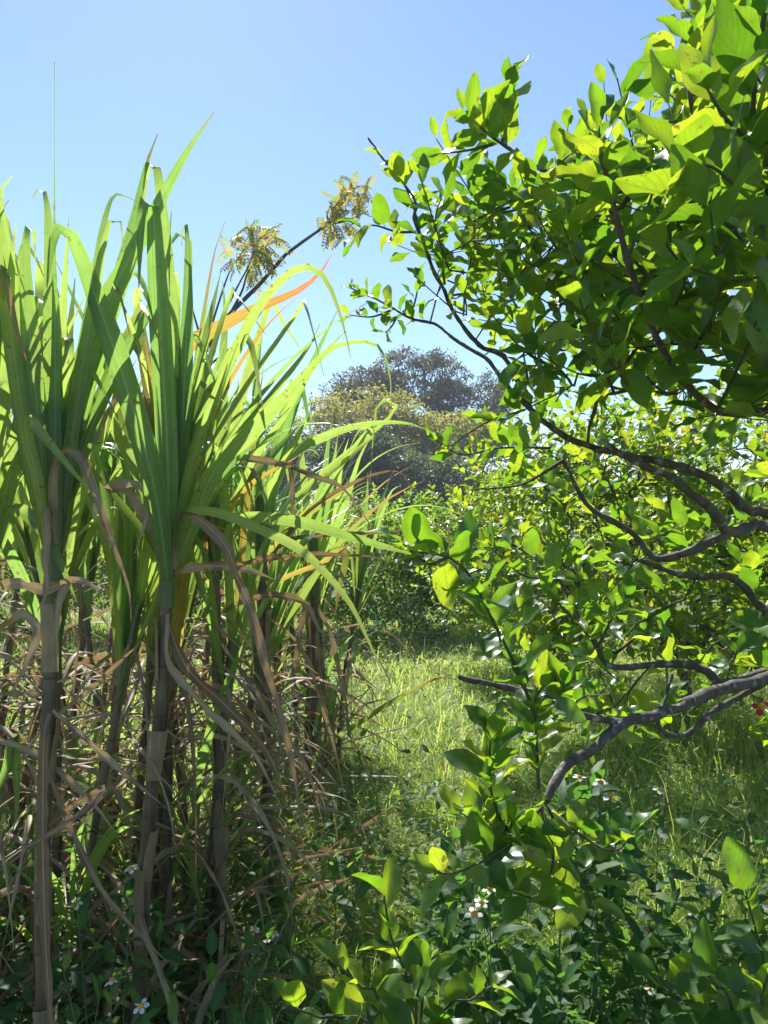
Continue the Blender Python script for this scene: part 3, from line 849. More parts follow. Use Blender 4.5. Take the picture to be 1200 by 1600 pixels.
    def inside(x, y):
        c = False; j = len(poly) - 1
        for i in range(len(poly)):
            xi, yi = poly[i]; xj, yj = poly[j]
            if (yi > y) != (yj > y) and x < (xj - xi) * (y - yi) / (yj - yi) + xi: c = not c
            j = i
        return c
    tips, sizes = [], []
    while len(tips) < 375:
        x, y = RNG.uniform(680, 1460), RNG.uniform(-330, 690)
        if not inside(x, y): continue
        if x < 880 and RNG.uniform() < 0.42: continue
        lo = np.interp(x, [680, 900, 1200, 1400], [1.95, 1.7, 1.45, 1.5])
        hi = np.interp(x, [680, 900, 1200, 1400], [2.5, 2.7, 2.9, 3.0])
        tips.append(pt(x, y, RNG.uniform(lo, hi))); sizes.append(0.085)
    for _ in range(28):                                             # the middle of the crown, facing the path
        x, y = RNG.uniform(720, 1080), RNG.uniform(280, 600)
        if inside(x, y): tips.append(pt(x, y, RNG.uniform(1.75, 2.3)))
    for _ in range(80):                                             # the looser lower skirt
        x, y = RNG.uniform(820, 1400), RNG.uniform(690, 1120)
        if 1050 < x < 1200 and 690 < y < 850 and RNG.uniform() < 0.6: continue
        tips.append(pt(x, y, RNG.uniform(2.3, 3.3)))
    pts, par, tid = grow(nodes, tips, 0.06, 0.3, 0.03)
    n0 = len(nodes)
    R, ch = radii(pts, par, 0.0024, 0.012)
    for k, ln in enumerate(chains(pts, R, ch)):
        ln2 = [i for i in ln if i >= n0]
        if len(ln2) < 2: continue
        if par[ln2[0]] is not None and par[ln2[0]] >= 0: ln2 = [par[ln2[0]]] + ln2
        rr = R[ln2].copy(); rr[0] = rr[1]
        tw.add(*tube(pts[ln2], np.minimum(rr, 0.008), 5))
    ctr = pt(1250, 700, 2.4)
    for i in tid:
        p = pts[i]; q = pts[par[i]]
        d = nrm(nrm(p - ctr) * 0.5 + nrm(p - q) * 0.5 + [0, 0, 0.35] + rv() * 0.5)
        e = p + d * RNG.uniform(0.16, 0.26)
        P = spline([q, p, e], 8)
        tw.add(*tube(P, np.linspace(0.0026, 0.0014, 8), 4))
        twig_leaves(L, P, int(RNG.integers(7, 11)), 0.066 + 0.034 * float(np.clip((proj(p)[0] - 700) / 400, 0, 1)), 0.2)
    tw.build('twigs', M['twig'], t)['kind'] = 'stuff'
    big, rest = L.split(300)
    leaf_objects(big, CIT, 'cit', M['citrus'], t)
    leaves_mesh(rest, CIT).build('leaves', M['citrus'], t)['kind'] = 'stuff'
    # fruit
    for px, py, Y, r in ((1132, 304, 1.5, 0.021), (968, 285, 1.62, 0.022)):
        th = np.linspace(0, math.pi, 9)
        c = pt(px, py, Y)
        P = [c + [0, 0, r * 1.1 * math.cos(a)] for a in th]
        MB().add(*tube(P, np.maximum(0.0015, r * np.sin(th)), 12)).build('lime', M['lime'], t)
    return t
citrus_tree()

bush('leafy_shrub', 'dark dense leafy shrub under the end of the low citrus limb', 0.40, 1.78, 0.24, 0.2, 0.78, 620, 0.075, 'weed', 91, parts=120, templ=WEED, cat='shrub', bark='stem', z0=0.12, key='weedweed')
bush('leafy_shrub', 'low dark leafy shrub right of the bottom sapling', 0.42, 1.48, 0.26, 0.16, 0.42, 420, 0.07, 'weed', 92, parts=90, templ=WEED, cat='shrub', bark='stem', z0=0.05, key='weedweed')

def sapling(label, bx, by, stems, size, seed, group=None):
    global RNG
    RNG = np.random.default_rng(seed)
    t = thing('citrus_sapling', (bx, by, 0), label, 'sapling', group)
    L = Leaves()
    for k, (pp, n) in enumerate(stems):
        P = spline([(bx, by, -0.02)] + [pt(*p) for p in pp], 20)
        MB().add(*tube(P, np.linspace(0.006, 0.002, 20), 6)).build('stem', M['twig'], t)
        twig_leaves(L, P, int(n * 2.0), size * 0.85, 0.3, start=0.2, rs=0.35)
    leaf_objects(L.L, CIT, 'cit', M['citrus'], t)
    return t
sapling('low citrus sapling with big rounded leaves at the bottom middle', 0.05, 1.42,
        [([(640, 1580, 1.42), (612, 1470, 1.4), (600, 1400, 1.38)], 12), ([(660, 1560, 1.4), (690, 1490, 1.36), (700, 1420, 1.34)], 11),
         ([(600, 1600, 1.38), (560, 1540, 1.32), (520, 1500, 1.3)], 10), ([(600, 1640, 1.35), (500, 1590, 1.25), (440, 1570, 1.2)], 9),
         ([(680, 1620, 1.4), (740, 1560, 1.34), (790, 1530, 1.32)], 10), ([(650, 1600, 1.3), (650, 1560, 1.22), (660, 1530, 1.2)], 8)], 0.1, 202)
sapling('citrus sapling with long glossy leaves at the bottom right corner', 0.82, 1.5,
        [([(1200, 1560, 1.45), (1180, 1450, 1.35), (1165, 1400, 1.32)], 11), ([(1150, 1600, 1.4), (1120, 1540, 1.32), (1080, 1500, 1.3)], 9),
         ([(1200, 1620, 1.35), (1190, 1560, 1.25), (1210, 1500, 1.2)], 9), ([(1120, 1620, 1.42), (1050, 1560, 1.4), (1020, 1500, 1.4)], 9)], 0.11, 205)

# ------------------------------------------------------------------ SUGARCANE
def cane_leaf(parent, P, width, kind='cane', roll=0.0, fold=0.2, wdir=None, seed=0, name=None, n=22, base_w=0.55, wave=0.0, taper=2.0, tpow=0.85):
    Q = spline(P, n)
    t = np.linspace(0, 1, n)
    W = width * np.minimum(1, base_w + t * 2.2) * np.clip((1 - t) * taper, 0.0, 1) ** tpow
    W = np.maximum(W, 0.002)
    dry = kind == 'cane_dry'
    MB().add(*ribbon(Q, W, roll, fold, wdir, wave + (0.5 if dry else 0.06), seed, 0.38 if dry else 0.04)).build(
        name or ('dry_leaf' if dry else 'leaf'), M[kind], parent)

def stalk_parts(parent, P, r, seed, sheath=True, top_green=0.25, seg=0.13):
    """jointed stalk, papery sheaths hanging on it and the green sheath roll at its top"""
    rr = np.random.default_rng(seed)
    L = np.sum(np.linalg.norm(np.diff(np.asarray(P), axis=0), axis=1))
    n = max(12, int(L / seg) * 4 + 1)
    Q = spline(P, n)
    s = np.linspace(0, L, n)
    R = r * (1 + 0.13 * np.exp(-((np.mod(s + 0.01, seg) - 0.01) / 0.012) ** 2)) * np.linspace(1.05, 0.85, n)
    MB().add(*tube(Q, R, 10)).build('stalk', M['cane_stalk'], parent)
    if sheath:
        k = 0
        while k < n - 8:
            m = int(rr.integers(5, 8))
            sg = Q[k:k + m]
            if len(sg) < 4: break
            if rr.uniform() < 0.75:
                a0 = rr.uniform(0, 6.28)
                V, Fc, UV = [], [], []
                cols = 7; span = rr.uniform(1.4, 3.8); tl = rr.uniform(0.2, 0.9)
                T = nrm(sg[-1] - sg[0]); a = nrm(np.cross(T, [0.2, 1, 0.1])); b = np.cross(T, a)
                for i, p in enumerate(sg):
                    tt = i / (len(sg) - 1)
                    for c in range(cols):
                        u = c / (cols - 1)
                        ang = a0 + (u - 0.5) * span * (1 - tl * tt)
                        rad = r * (1.06 + 0.2 * tt * tt + 0.7 * abs(u - 0.5) * tt * tt + 0.14 * rr.uniform())
                        V.append(p + rad * (math.cos(ang) * a + math.sin(ang) * b)); UV.append((u, tt))
                for i in range(len(sg) - 1):
                    for c in range(cols - 1):
                        Fc.append((i * cols + c, i * cols + c + 1, (i + 1) * cols + c + 1, (i + 1) * cols + c))
                MB().add(V, Fc, UV).build('sheath', M['cane_sheath'], parent)
            k += m - 2
    if top_green:
        T = nrm(Q[-1] - Q[-4])
        tops = [Q[-1] - T * 0.10, Q[-1] + T * 0.02, Q[-1] + T * top_green * 0.5, Q[-1] + T * top_green]
        MB().add(*tube(spline(tops, 10), np.linspace(r * 1.25, r * 0.9, 10), 10)).build('sheath_top', M['cane_top'], parent)

def hero(label, stalk, r, leaves, seed, group='sugarcane stalks in the clump', extra=0):
    # run the stalk on down to the soil
    P = [pt(*p) for p in stalk]
    d = P[-1] - P[-2]
    g = P[-1].copy()
    if g[2] > 0: g = g + np.array([d[0] / -d[2] * g[2] * 0.5 if d[2] < -1e-3 else 0, 0.0, -g[2]]); P.append(g)
    P[-1][2] = -0.03
    t = thing('sugarcane', (P[-1][0], P[-1][1], 0), label, 'sugarcane', group)
    stalk_parts(t, P[::-1], r, seed)
    for k, (kind, wd, roll, Y0, Y1, pp) in enumerate(leaves):
        n = len(pp)
        Q = [pt(x, y, Y0 + (Y1 - Y0) * i / (n - 1)) for i, (x, y) in enumerate(pp)]
        cane_leaf(t, Q, wd * (0.7 if kind != 'cane_dry' else 0.7), kind, roll, 0.12 if kind != 'cane_dry' else 0.3, seed=seed * 50 + k, base_w=0.5, n=26, taper=1.0 if pp[-1] == (85, 95) else 2.2, tpow=1.9 if pp[-1] == (85, 95) else 0.85)
    if extra:
        rr = np.random.default_rng(seed + 900)
        x0, y0, Y = stalk[0]
        for k in range(extra):
            dx = rr.normal() * 85 + 10; top = rr.uniform(330, 640) if x0 < 300 else rr.uniform(560, 720)
            x1, x2 = x0 + dx * 0.35, x0 + dx
            pp = [(x0 + rr.normal() * 6, y0 - rr.uniform(0, 40), Y), (x1, (y0 + top) / 2, Y + 0.1), (x2, top, Y + rr.uniform(0, 0.45))]
            if rr.uniform() < 0.6:
                sg = 1 if rr.uniform() < 0.7 else -1
                pp += [(x2 + sg * rr.uniform(12, 30), top - rr.uniform(0, 18), Y + 0.1), (x2 + sg * rr.uniform(30, 60), top + rr.uniform(20, 110), Y)]
            cane_leaf(t, [pt(*p) for p in pp], rr.uniform(0.014, 0.04), ['cane', 'cane', 'cane', 'cane', 'cane_half', 'cane_dry'][int(rr.integers(0, 6))], rr.uniform(-0.7, 0.7), 0.2, seed=seed * 31 + k, n=20)
    return t

g_, h_, y_, d_ = 'cane', 'cane_half', 'cane_yellow', 'cane_dry'
hero('tall sugarcane whose two broad leaves fold over at their tops, nearest upright stalk', [(262, 890, 1.98), (257, 1000, 1.97), (250, 1110, 1.96), (238, 1230, 1.95), (224, 1400, 1.94), (216, 1600, 1.93)], 0.018, [
    (g_, .082, 0, 1.97, 1.80, [(264, 890), (262, 720), (252, 540), (244, 410), (239, 322), (229, 311), (221, 330), (219, 380), (217, 450)]),
    (g_, .078, .1, 2.0, 2.06, [(268, 890), (270, 760), (268, 600), (260, 430), (250, 300), (243, 256), (232, 252), (227, 290), (222, 345)]),
    (g_, .088, 0, 1.95, 1.72, [(262, 905), (243, 770), (206, 630), (163, 500), (124, 395), (105, 358), (88, 360), (80, 395), (73, 450)]),
    (g_, .062, .3, 2.0, 2.1, [(270, 870), (280, 750), (288, 600), (293, 470), (293, 390), (291, 352), (285, 352), (284, 385)]),
    (g_, .066, .15, 1.98, 1.85, [(268, 905), (296, 830), (338, 730), (400, 668), (460, 603), (510, 548), (540, 517)]),
    (g_, .05, .6, 2.0, 2.15, [(266, 890), (310, 780), (360, 700), (430, 610), (480, 545), (500, 505)]),
    (g_, .045, .4, 1.98, 1.85, [(266, 880), (300, 720), (345, 600), (400, 485), (452, 426), (485, 417), (513, 443), (537, 510), (548, 560)]),
    (d_, .045, .3, 1.98, 1.75, [(268, 900), (300, 886), (340, 884), (390, 890), (430, 906)]),
    (g_, .035, .2, 1.95, 1.62, [(275, 880), (280, 820), (300, 798), (347, 803), (413, 830), (467, 857), (513, 900), (547, 943), (572, 993), (598, 1052)]),
    (d_, .042, .3, 1.95, 1.65, [(272, 890), (278, 825), (292, 800), (330, 827), (357, 860), (372, 905), (392, 950), (410, 1020), (436, 1105), (460, 1210), (474, 1330)]),
    (d_, .04, .2, 1.99, 1.9, [(258, 905), (235, 830), (200, 770), (165, 766), (190, 757), (216, 757), (231, 787), (225, 822), (210, 865)]),
    (d_, .034, .4, 1.95, 1.75, [(262, 960), (262, 1030), (290, 1070), (326, 1109), (370, 1150), (400, 1180), (440, 1262)]),
    (d_, .05, .3, 1.95, 1.8, [(258, 960), (290, 1040), (350, 1100), (400, 1150), (430, 1200), (450, 1265)]),
    (h_, .03, .5, 2.0, 2.05, [(262, 910), (245, 860), (200, 800), (150, 740), (130, 700)]),
], 1, extra=22)
hero('sugarcane with a needle-straight spike leaf and a pale sheath strip hanging down its stalk', [(84, 880, 1.82), (80, 1000, 1.81), (76, 1120, 1.8), (70, 1240, 1.79), (66, 1400, 1.78), (70, 1600, 1.77)], 0.0185, [
    (g_, .075, .1, 1.82, 1.85, [(86, 880), (86, 700), (86, 540), (85, 400), (85, 280), (85, 190), (85, 95)]),
    (g_, .065, .1, 1.84, 1.95, [(84, 870), (84, 650), (80, 470), (75, 340), (70, 302), (61, 294), (53, 302), (50, 312)]),
    (g_, .07, .2, 1.82, 1.9, [(80, 870), (66, 720), (50, 560), (40, 430), (42, 360), (50, 350), (54, 372), (55, 410)]),
    (g_, .065, .1, 1.8, 1.85, [(78, 870), (45, 700), (20, 540), (2, 420), (0, 340), (14, 312)]),
    (g_, .075, .1, 1.84, 2.0, [(88, 880), (104, 690), (134, 560), (170, 468), (220, 372), (262, 292), (295, 232), (335, 174)]),
    (g_, .06, .3, 1.86, 2.1, [(88, 870), (118, 650), (165, 500), (205, 360), (228, 260), (247, 208)]),
    (g_, .045, .2, 1.86, 2.15, [(88, 860), (110, 650), (138, 500), (158, 370), (171, 318), (182, 303), (198, 307), (215, 316)]),
    (g_, .05, .3, 1.84, 1.9, [(90, 860), (120, 620), (146, 470), (160, 390), (172, 345), (186, 342), (192, 365), (190, 395)]),
    (g_, .05, .5, 1.85, 2.1, [(90, 860), (135, 690), (190, 560), (235, 480), (260, 400), (268, 330)]),
    (g_, .042, .4, 1.8, 1.6, [(76, 860), (58, 750), (40, 672), (46, 655), (76, 690), (117, 740), (150, 776)]),
    (d_, .038, .2, 1.8, 1.62, [(88, 850), (82, 760), (94, 705), (125, 714), (146, 763), (163, 810), (181, 862), (201, 918), (205, 970)]),
    (d_, .032, .1, 1.78, 1.7, [(78, 850), (70, 790), (73, 833), (70, 877), (74, 906), (73, 927), (58, 955)]),
    (d_, .03, .4, 1.78, 1.7, [(86, 960), (96, 920), (103, 912), (93, 940), (88, 980), (91, 1050)]),
    (d_, .045, .15, 1.72, 1.55, [(77, 1115), (69, 1150), (67, 1240), (67, 1340), (70, 1440), (74, 1520), (82, 1620), (86, 1700)]),
    (d_, .026, .6, 1.8, 1.7, [(76, 1090), (40, 1086), (0, 1085), (-40, 1092)]),
    (d_, .026, .3, 1.75, 1.7, [(82, 1110), (130, 1150), (190, 1205), (262, 1264)]),
    (d_, .024, .3, 1.78, 1.7, [(86, 1120), (130, 1085), (180, 1040), (226, 998)]),
    (d_, .03, .3, 1.75, 1.5, [(76, 1290), (120, 1255), (169, 1232), (100, 1290), (30, 1330), (-10, 1362)]),
    (d_, .026, .3, 1.75, 1.6, [(72, 1200), (110, 1290), (150, 1375), (200, 1440), (258, 1500)]),
], 2, extra=28)
hero('sugarcane at the left edge with drooping dark leaves cut by the frame', [(-25, 900, 1.9), (-28, 1100, 1.9), (-20, 1350, 1.9), (-15, 1600, 1.9)], 0.018, [
    (g_, .075, .2, 1.9, 1.8, [(-22, 900), (10, 760), (40, 640), (34, 540), (18, 430), (6, 350), (0, 300), (20, 275)]),
    (g_, .07, .2, 1.9, 1.8, [(-22, 900), (-10, 700), (10, 560), (14, 470), (22, 370), (26, 350)]),
    (h_, .05, .2, 1.88, 1.7, [(-22, 880), (-15, 640), (-5, 480), (8, 420), (16, 470), (30, 530), (45, 570)]),
    (g_, .05, .3, 1.9, 1.75, [(-20, 900), (20, 800), (60, 820), (90, 870), (120, 940)]),
    (d_, .05, .3, 1.9, 1.7, [(-20, 930), (20, 910), (70, 920), (120, 905), (170, 930)]),
    (d_, .04, .3, 1.9, 1.75, [(-20, 1000), (30, 960), (60, 985), (40, 1040), (10, 1100)]),
    (d_, .03, .3, 1.85, 1.75, [(-20, 1150), (60, 1180), (140, 1250), (180, 1300)]),
    (g_, .035, .3, 1.85, 1.9, [(-10, 1250), (10, 1200), (22, 1150), (26, 1260), (20, 1300)]),
], 3, extra=14)
hero('sugarcane with a long orange-yellow leaf reaching toward the slender tree', [(335, 860, 2.5), (338, 1000, 2.5), (342, 1150, 2.5), (345, 1400, 2.5)], 0.019, [
    (y_, .08, .1, 2.5, 2.3, [(333, 860), (270, 760), (240, 660), (262, 580), (293, 540), (357, 503), (397, 483), (460, 457), (497, 430), (518, 398)]),
    (g_, .07, .1, 2.5, 2.6, [(335, 860), (325, 740), (318, 640), (320, 580), (322, 560), (330, 640)]),
    (g_, .06, .2, 2.5, 2.7, [(338, 850), (345, 700), (348, 560), (352, 500), (348, 440)]),
    (g_, .05, .3, 2.5, 2.6, [(338, 850), (360, 700), (385, 590), (405, 520), (425, 470), (440, 500), (480, 560)]),
    (g_, .03, .2, 2.5, 2.3, [(340, 850), (390, 730), (440, 655), (500, 560), (548, 535), (590, 540), (608, 580), (612, 640)]),
    (d_, .04, .4, 2.45, 2.2, [(335, 850), (330, 760), (355, 714), (400, 718), (440, 724), (493, 744), (533, 760), (562, 795), (586, 832)]),
    (d_, .03, .2, 2.4, 2.3, [(430, 722), (450, 724), (456, 750), (458, 790), (462, 840)]),
    (g_, .055, .3, 2.45, 2.0, [(345, 850), (350, 815), (400, 808), (470, 816), (540, 836), (610, 856), (668, 872)]),
    (y_, .028, .4, 2.5, 2.5, [(340, 840), (360, 790), (400, 750), (440, 728), (470, 710)]),
    (d_, .035, .3, 2.5, 2.3, [(338, 900), (380, 880), (450, 868), (520, 866), (580, 870), (610, 878)]),
    (d_, .04, .2, 2.5, 2.35, [(340, 960), (390, 935), (440, 930), (480, 945), (500, 985), (530, 1000)]),
    (h_, .03, .3, 2.45, 2.4, [(340, 900), (320, 780), (300, 640), (330, 420), (352, 345)]),
    (d_, .03, .2, 2.45, 2.3, [(342, 1000), (400, 1080), (430, 1130), (480, 1200), (505, 1290)]),
    (g_, .05, .5, 2.4, 2.3, [(300, 1250), (320, 1170), (345, 1090), (375, 1018), (380, 1000)]),
], 4, extra=10)
hero('sugarcane with a yellow-green leaf arching right before the far trees', [(408, 870, 3.0), (412, 1000, 3.0), (416, 1150, 3.0), (420, 1400, 3.0)], 0.021, [
    (g_, .052, .15, 3.0, 2.7, [(410, 870), (420, 790), (445, 722), (485, 692), (547, 668), (597, 660), (640, 662), (672, 674)]),
    (g_, .06, .1, 3.0, 3.0, [(410, 870), (425, 760), (455, 700), (478, 660), (495, 642)]),
    (g_, .06, .2, 3.0, 3.1, [(412, 870), (405, 720), (400, 600), (412, 500), (420, 490)]),
    (g_, .055, .2, 3.0, 3.1, [(412, 870), (435, 720), (465, 620), (500, 540), (530, 480)]),
    (h_, .05, .3, 3.0, 2.9, [(412, 870), (470, 810), (520, 775), (560, 750), (585, 742)]),
    (d_, .03, .2, 3.0, 2.8, [(414, 880), (480, 800), (540, 760), (590, 740), (625, 738), (648, 770)]),
    (d_, .03, .2, 3.0, 2.8, [(414, 900), (440, 850), (500, 836), (600, 832), (650, 828), (690, 842)]),
    (y_, .03, .3, 3.0, 2.9, [(414, 920), (450, 900), (500, 880), (530, 860), (550, 850)]),
    (d_, .03, .3, 3.0, 2.9, [(414, 960), (470, 1010), (500, 1090), (530, 1200), (545, 1290)]),
], 5, extra=8)
hero('sugarcane near the clump edge with a fan of upright narrow leaves', [(490, 900, 3.9), (492, 1000, 3.9), (492, 1100, 3.9), (490, 1250, 3.9)], 0.026, [
    (g_, .06, .1, 3.9, 3.9, [(490, 900), (500, 800), (512, 700), (520, 652)]),
    (g_, .06, .1, 3.9, 3.9, [(490, 900), (510, 800), (522, 720), (528, 680)]),
    (g_, .055, .1, 3.9, 3.8, [(492, 900), (520, 800), (535, 720), (545, 685)]),
    (g_, .055, .1, 3.9, 3.8, [(492, 900), (535, 800), (560, 720), (578, 685)]),
    (g_, .06, .1, 3.9, 4.0, [(488, 900), (480, 800), (470, 700), (462, 640)]),
    (g_, .05, .1, 3.9, 4.0, [(488, 900), (465, 800), (445, 720), (432, 690)]),
    (h_, .055, .2, 3.9, 3.7, [(494, 900), (520, 860), (540, 870), (530, 920), (524, 960)]),
    (y_, .04, .2, 3.9, 3.7, [(494, 910), (520, 870), (550, 850)]),
    (d_, .05, .3, 3.9, 3.7, [(490, 930), (470, 980), (460, 1060), (455, 1130)]),
    (d_, .05, .3, 3.9, 3.7, [(492, 940), (520, 1000), (540, 1100), (552, 1180)]),
    (d_, .05, .3, 3.9, 3.7, [(492, 960), (500, 1040), (510, 1120), (515, 1200)]),
    (h_, .035, .2, 3.7, 3.4, [(488, 1200), (500, 1172), (560, 1130), (620, 1092), (672, 1064), (700, 1058), (720, 1066)]),
    (g_, .04, .2, 3.8, 3.8, [(490, 1150), (510, 1060), (535, 1010), (560, 985)]),
], 6)

def random_cane(px, Y, top, label, seed, n_green, n_dry, r=0.022, group='sugarcane stalks in the clump', lean=0.12):
    rr = np.random.default_rng(seed)
    x = (px - CX) / F * Y
    t = thing('sugarcane', (x, Y, 0), label, 'sugarcane', group)
    lx, ly = rr.normal() * lean, rr.normal() * lean * 0.6
    P = [np.array([x, Y, -0.03]), np.array([x + lx * 0.35 * top, Y + ly * 0.35 * top, top * 0.5]), np.array([x + lx * top, Y + ly * top, top])]
    stalk_parts(t, P, r, seed, top_green=0.22)
    T = nrm(P[2] - P[1])
    az0 = rr.uniform(0, 3.14)
    for k in range(n_green):
        f = k / max(1, n_green - 1)                      # 0 = youngest, upright
        az = az0 + (k % 2) * math.pi + rr.normal() * 0.5
        h = np.array([math.cos(az), math.sin(az), 0])
        L = rr.uniform(0.75, 1.15) * (0.85 + 0.3 * f)
        th = 0.04 + 0.30 * f + rr.uniform(-0.04, 0.1)
        bend = rr.uniform(0.1, 0.6) + 1.0 * f * f * rr.uniform(0.3, 1.6)
        kink = rr.uniform(0.55, 0.9) if rr.uniform() < 0.4 else 2
        p = P[2] + T * rr.uniform(-0.1, 0.22); pts = [p]
        for s in range(12):
            q = (s + 1) / 12
            a = th + bend * q ** 2.2 + (1.5 * min(1, (q - kink) * 6) if q > kink else 0)
            d = nrm(T * math.cos(a) + h * math.sin(a)) if a < 1.4 else nrm(h * math.sin(a) + np.array([0, 0, 1]) * math.cos(a))
            p = p + d * L / 12; pts.append(p)
        kd = 'cane' if rr.uniform() < 0.84 else ('cane_half' if rr.uniform() < 0.88 else 'cane_yellow')
        wd = np.cross(h, [0, 0, 1.0])
        cane_leaf(t, pts, rr.uniform(0.026, 0.052), kd, rr.normal() * 0.3, 0.18, wdir=wd, seed=seed * 99 + k, n=18)
    for k in range(n_dry):
        az = rr.uniform(0, 6.28); h = np.array([math.cos(az), math.sin(az), 0])
        s0 = rr.uniform(0.2, 1.0)
        p = P[0] + (P[2] - P[0]) * s0; pts = [p]
        L = rr.uniform(0.5, 1.0)
        a = rr.uniform(0.4, 1.3); kink = rr.uniform(0.05, 0.5)
        wob = rr.normal(size=3) * 0.25
        for s in range(9):
            q = (s + 1) / 9
            aa = a + (2.0 if q > kink else 0.4) * q + wob[0] * math.sin(q * 7)
            d = nrm(h * math.sin(aa) + np.array([0, 0, 1]) * math.cos(aa) + wob * 0.4)
            if p[2] + d[2] * L / 9 < 0.02: d[2] = 0.05
            p = p + d * L / 9; pts.append(p)
        cane_leaf(t, pts, rr.uniform(0.008, 0.028), 'cane_dry', [rr.normal() * 0.5, rr.normal() * 1.4], 0.35, wdir=np.cross(h, [0, 0, 1.0]), seed=seed * 77 + k, n=14)
    for k in range(8):                                   # green shoots from the foot
        az = rr.uniform(0, 6.28); h = np.array([math.cos(az), math.sin(az), 0])
        p = P[0] + h * 0.03 + [0, 0, rr.uniform(0.05, 0.5)]; L = rr.uniform(0.35, 0.8); th = rr.uniform(0.1, 0.5); pts = [p]
        for q in range(8):
            a = th + 1.3 * ((q + 1) / 8) ** 2
            p = p + (h * math.sin(a) + np.array([0, 0, 1]) * math.cos(a)) * L / 8; pts.append(p)
        cane_leaf(t, pts, rr.uniform(0.014, 0.03), 'cane', rr.normal() * 0.4, 0.2, wdir=np.cross(h, [0, 0, 1.0]), seed=seed * 55 + k, n=12)
    return t

rc = np.random.default_rng(77)
ORD = 'first second third fourth fifth sixth seventh eighth ninth tenth eleventh twelfth'.split()
ZONES = [  # px range, Y range, count, label
    (-120, 160, 2.2, 3.0, 9, 'shaded sugarcane packed behind the spike-leaved cane'),
    (160, 330, 2.4, 3.2, 6, 'sugarcane just behind the cane with folded broad leaves'),
    (-120, 260, 3.1, 4.6, 11, 'back-row sugarcane in the left clump'),
    (280, 430, 3.1, 4.4, 7, 'sugarcane in the middle back of the clump'),
    (420, 535, 4.2, 5.0, 7, 'short sugarcane at the sunny lawn end'),
]
sd_ = 300
for x0, x1, y0, y1, n, lab in ZONES:
    for k in range(n):
        sd_ += 1
        Y = rc.uniform(y0, y1)
        px = x0 + (x1 - x0) * (k + rc.uniform(0.1, 0.9)) / n
        random_cane(px, Y, rc.uniform(1.05, 1.4) * np.interp(px, [230, 330, 430, 520], [1.0, 0.82, 0.74, 0.78]), ORD[k] + ' from the left of the ' + lab, sd_, 11, 17 if Y < 4 else 11, r=rc.uniform(0.012, 0.0175))

# fallen cane straw at the foot of the clump
def straw():
    rr = np.random.default_rng(9)
    mb = MB()
    for k in range(900):
        Y = rr.uniform(1.7, 5.0); px = rr.uniform(-150, np.interp(Y, [1.7, 3, 5], [330, 430, 560]))
        c = np.array([(px - CX) / F * Y, Y, abs(rr.normal()) * 0.10 + 0.01])
        a = rr.uniform(0, 6.28); L = rr.uniform(0.2, 0.7)
        d = np.array([math.cos(a), math.sin(a), rr.normal() * 0.35])
        P = [c, c + d * L * 0.5 + [0, 0, rr.uniform(0, 0.12)], c + d * L]
        P = [np.array([p[0], p[1], max(0.005, p[2])]) for p in P]
        mb.add(*ribbon(spline(P, 5), np.full(5, rr.uniform(0.006, 0.025)) * [0.6, 1, 1, 0.8, 0.2], rr.uniform(0, 3), 0.3, seed=k))
    o = mb.build('cane_straw', M['cane_dry'])
    tag(o, 'fallen dry cane leaves matted on the soil under the clump', 'leaf litter', kind='stuff')
straw()

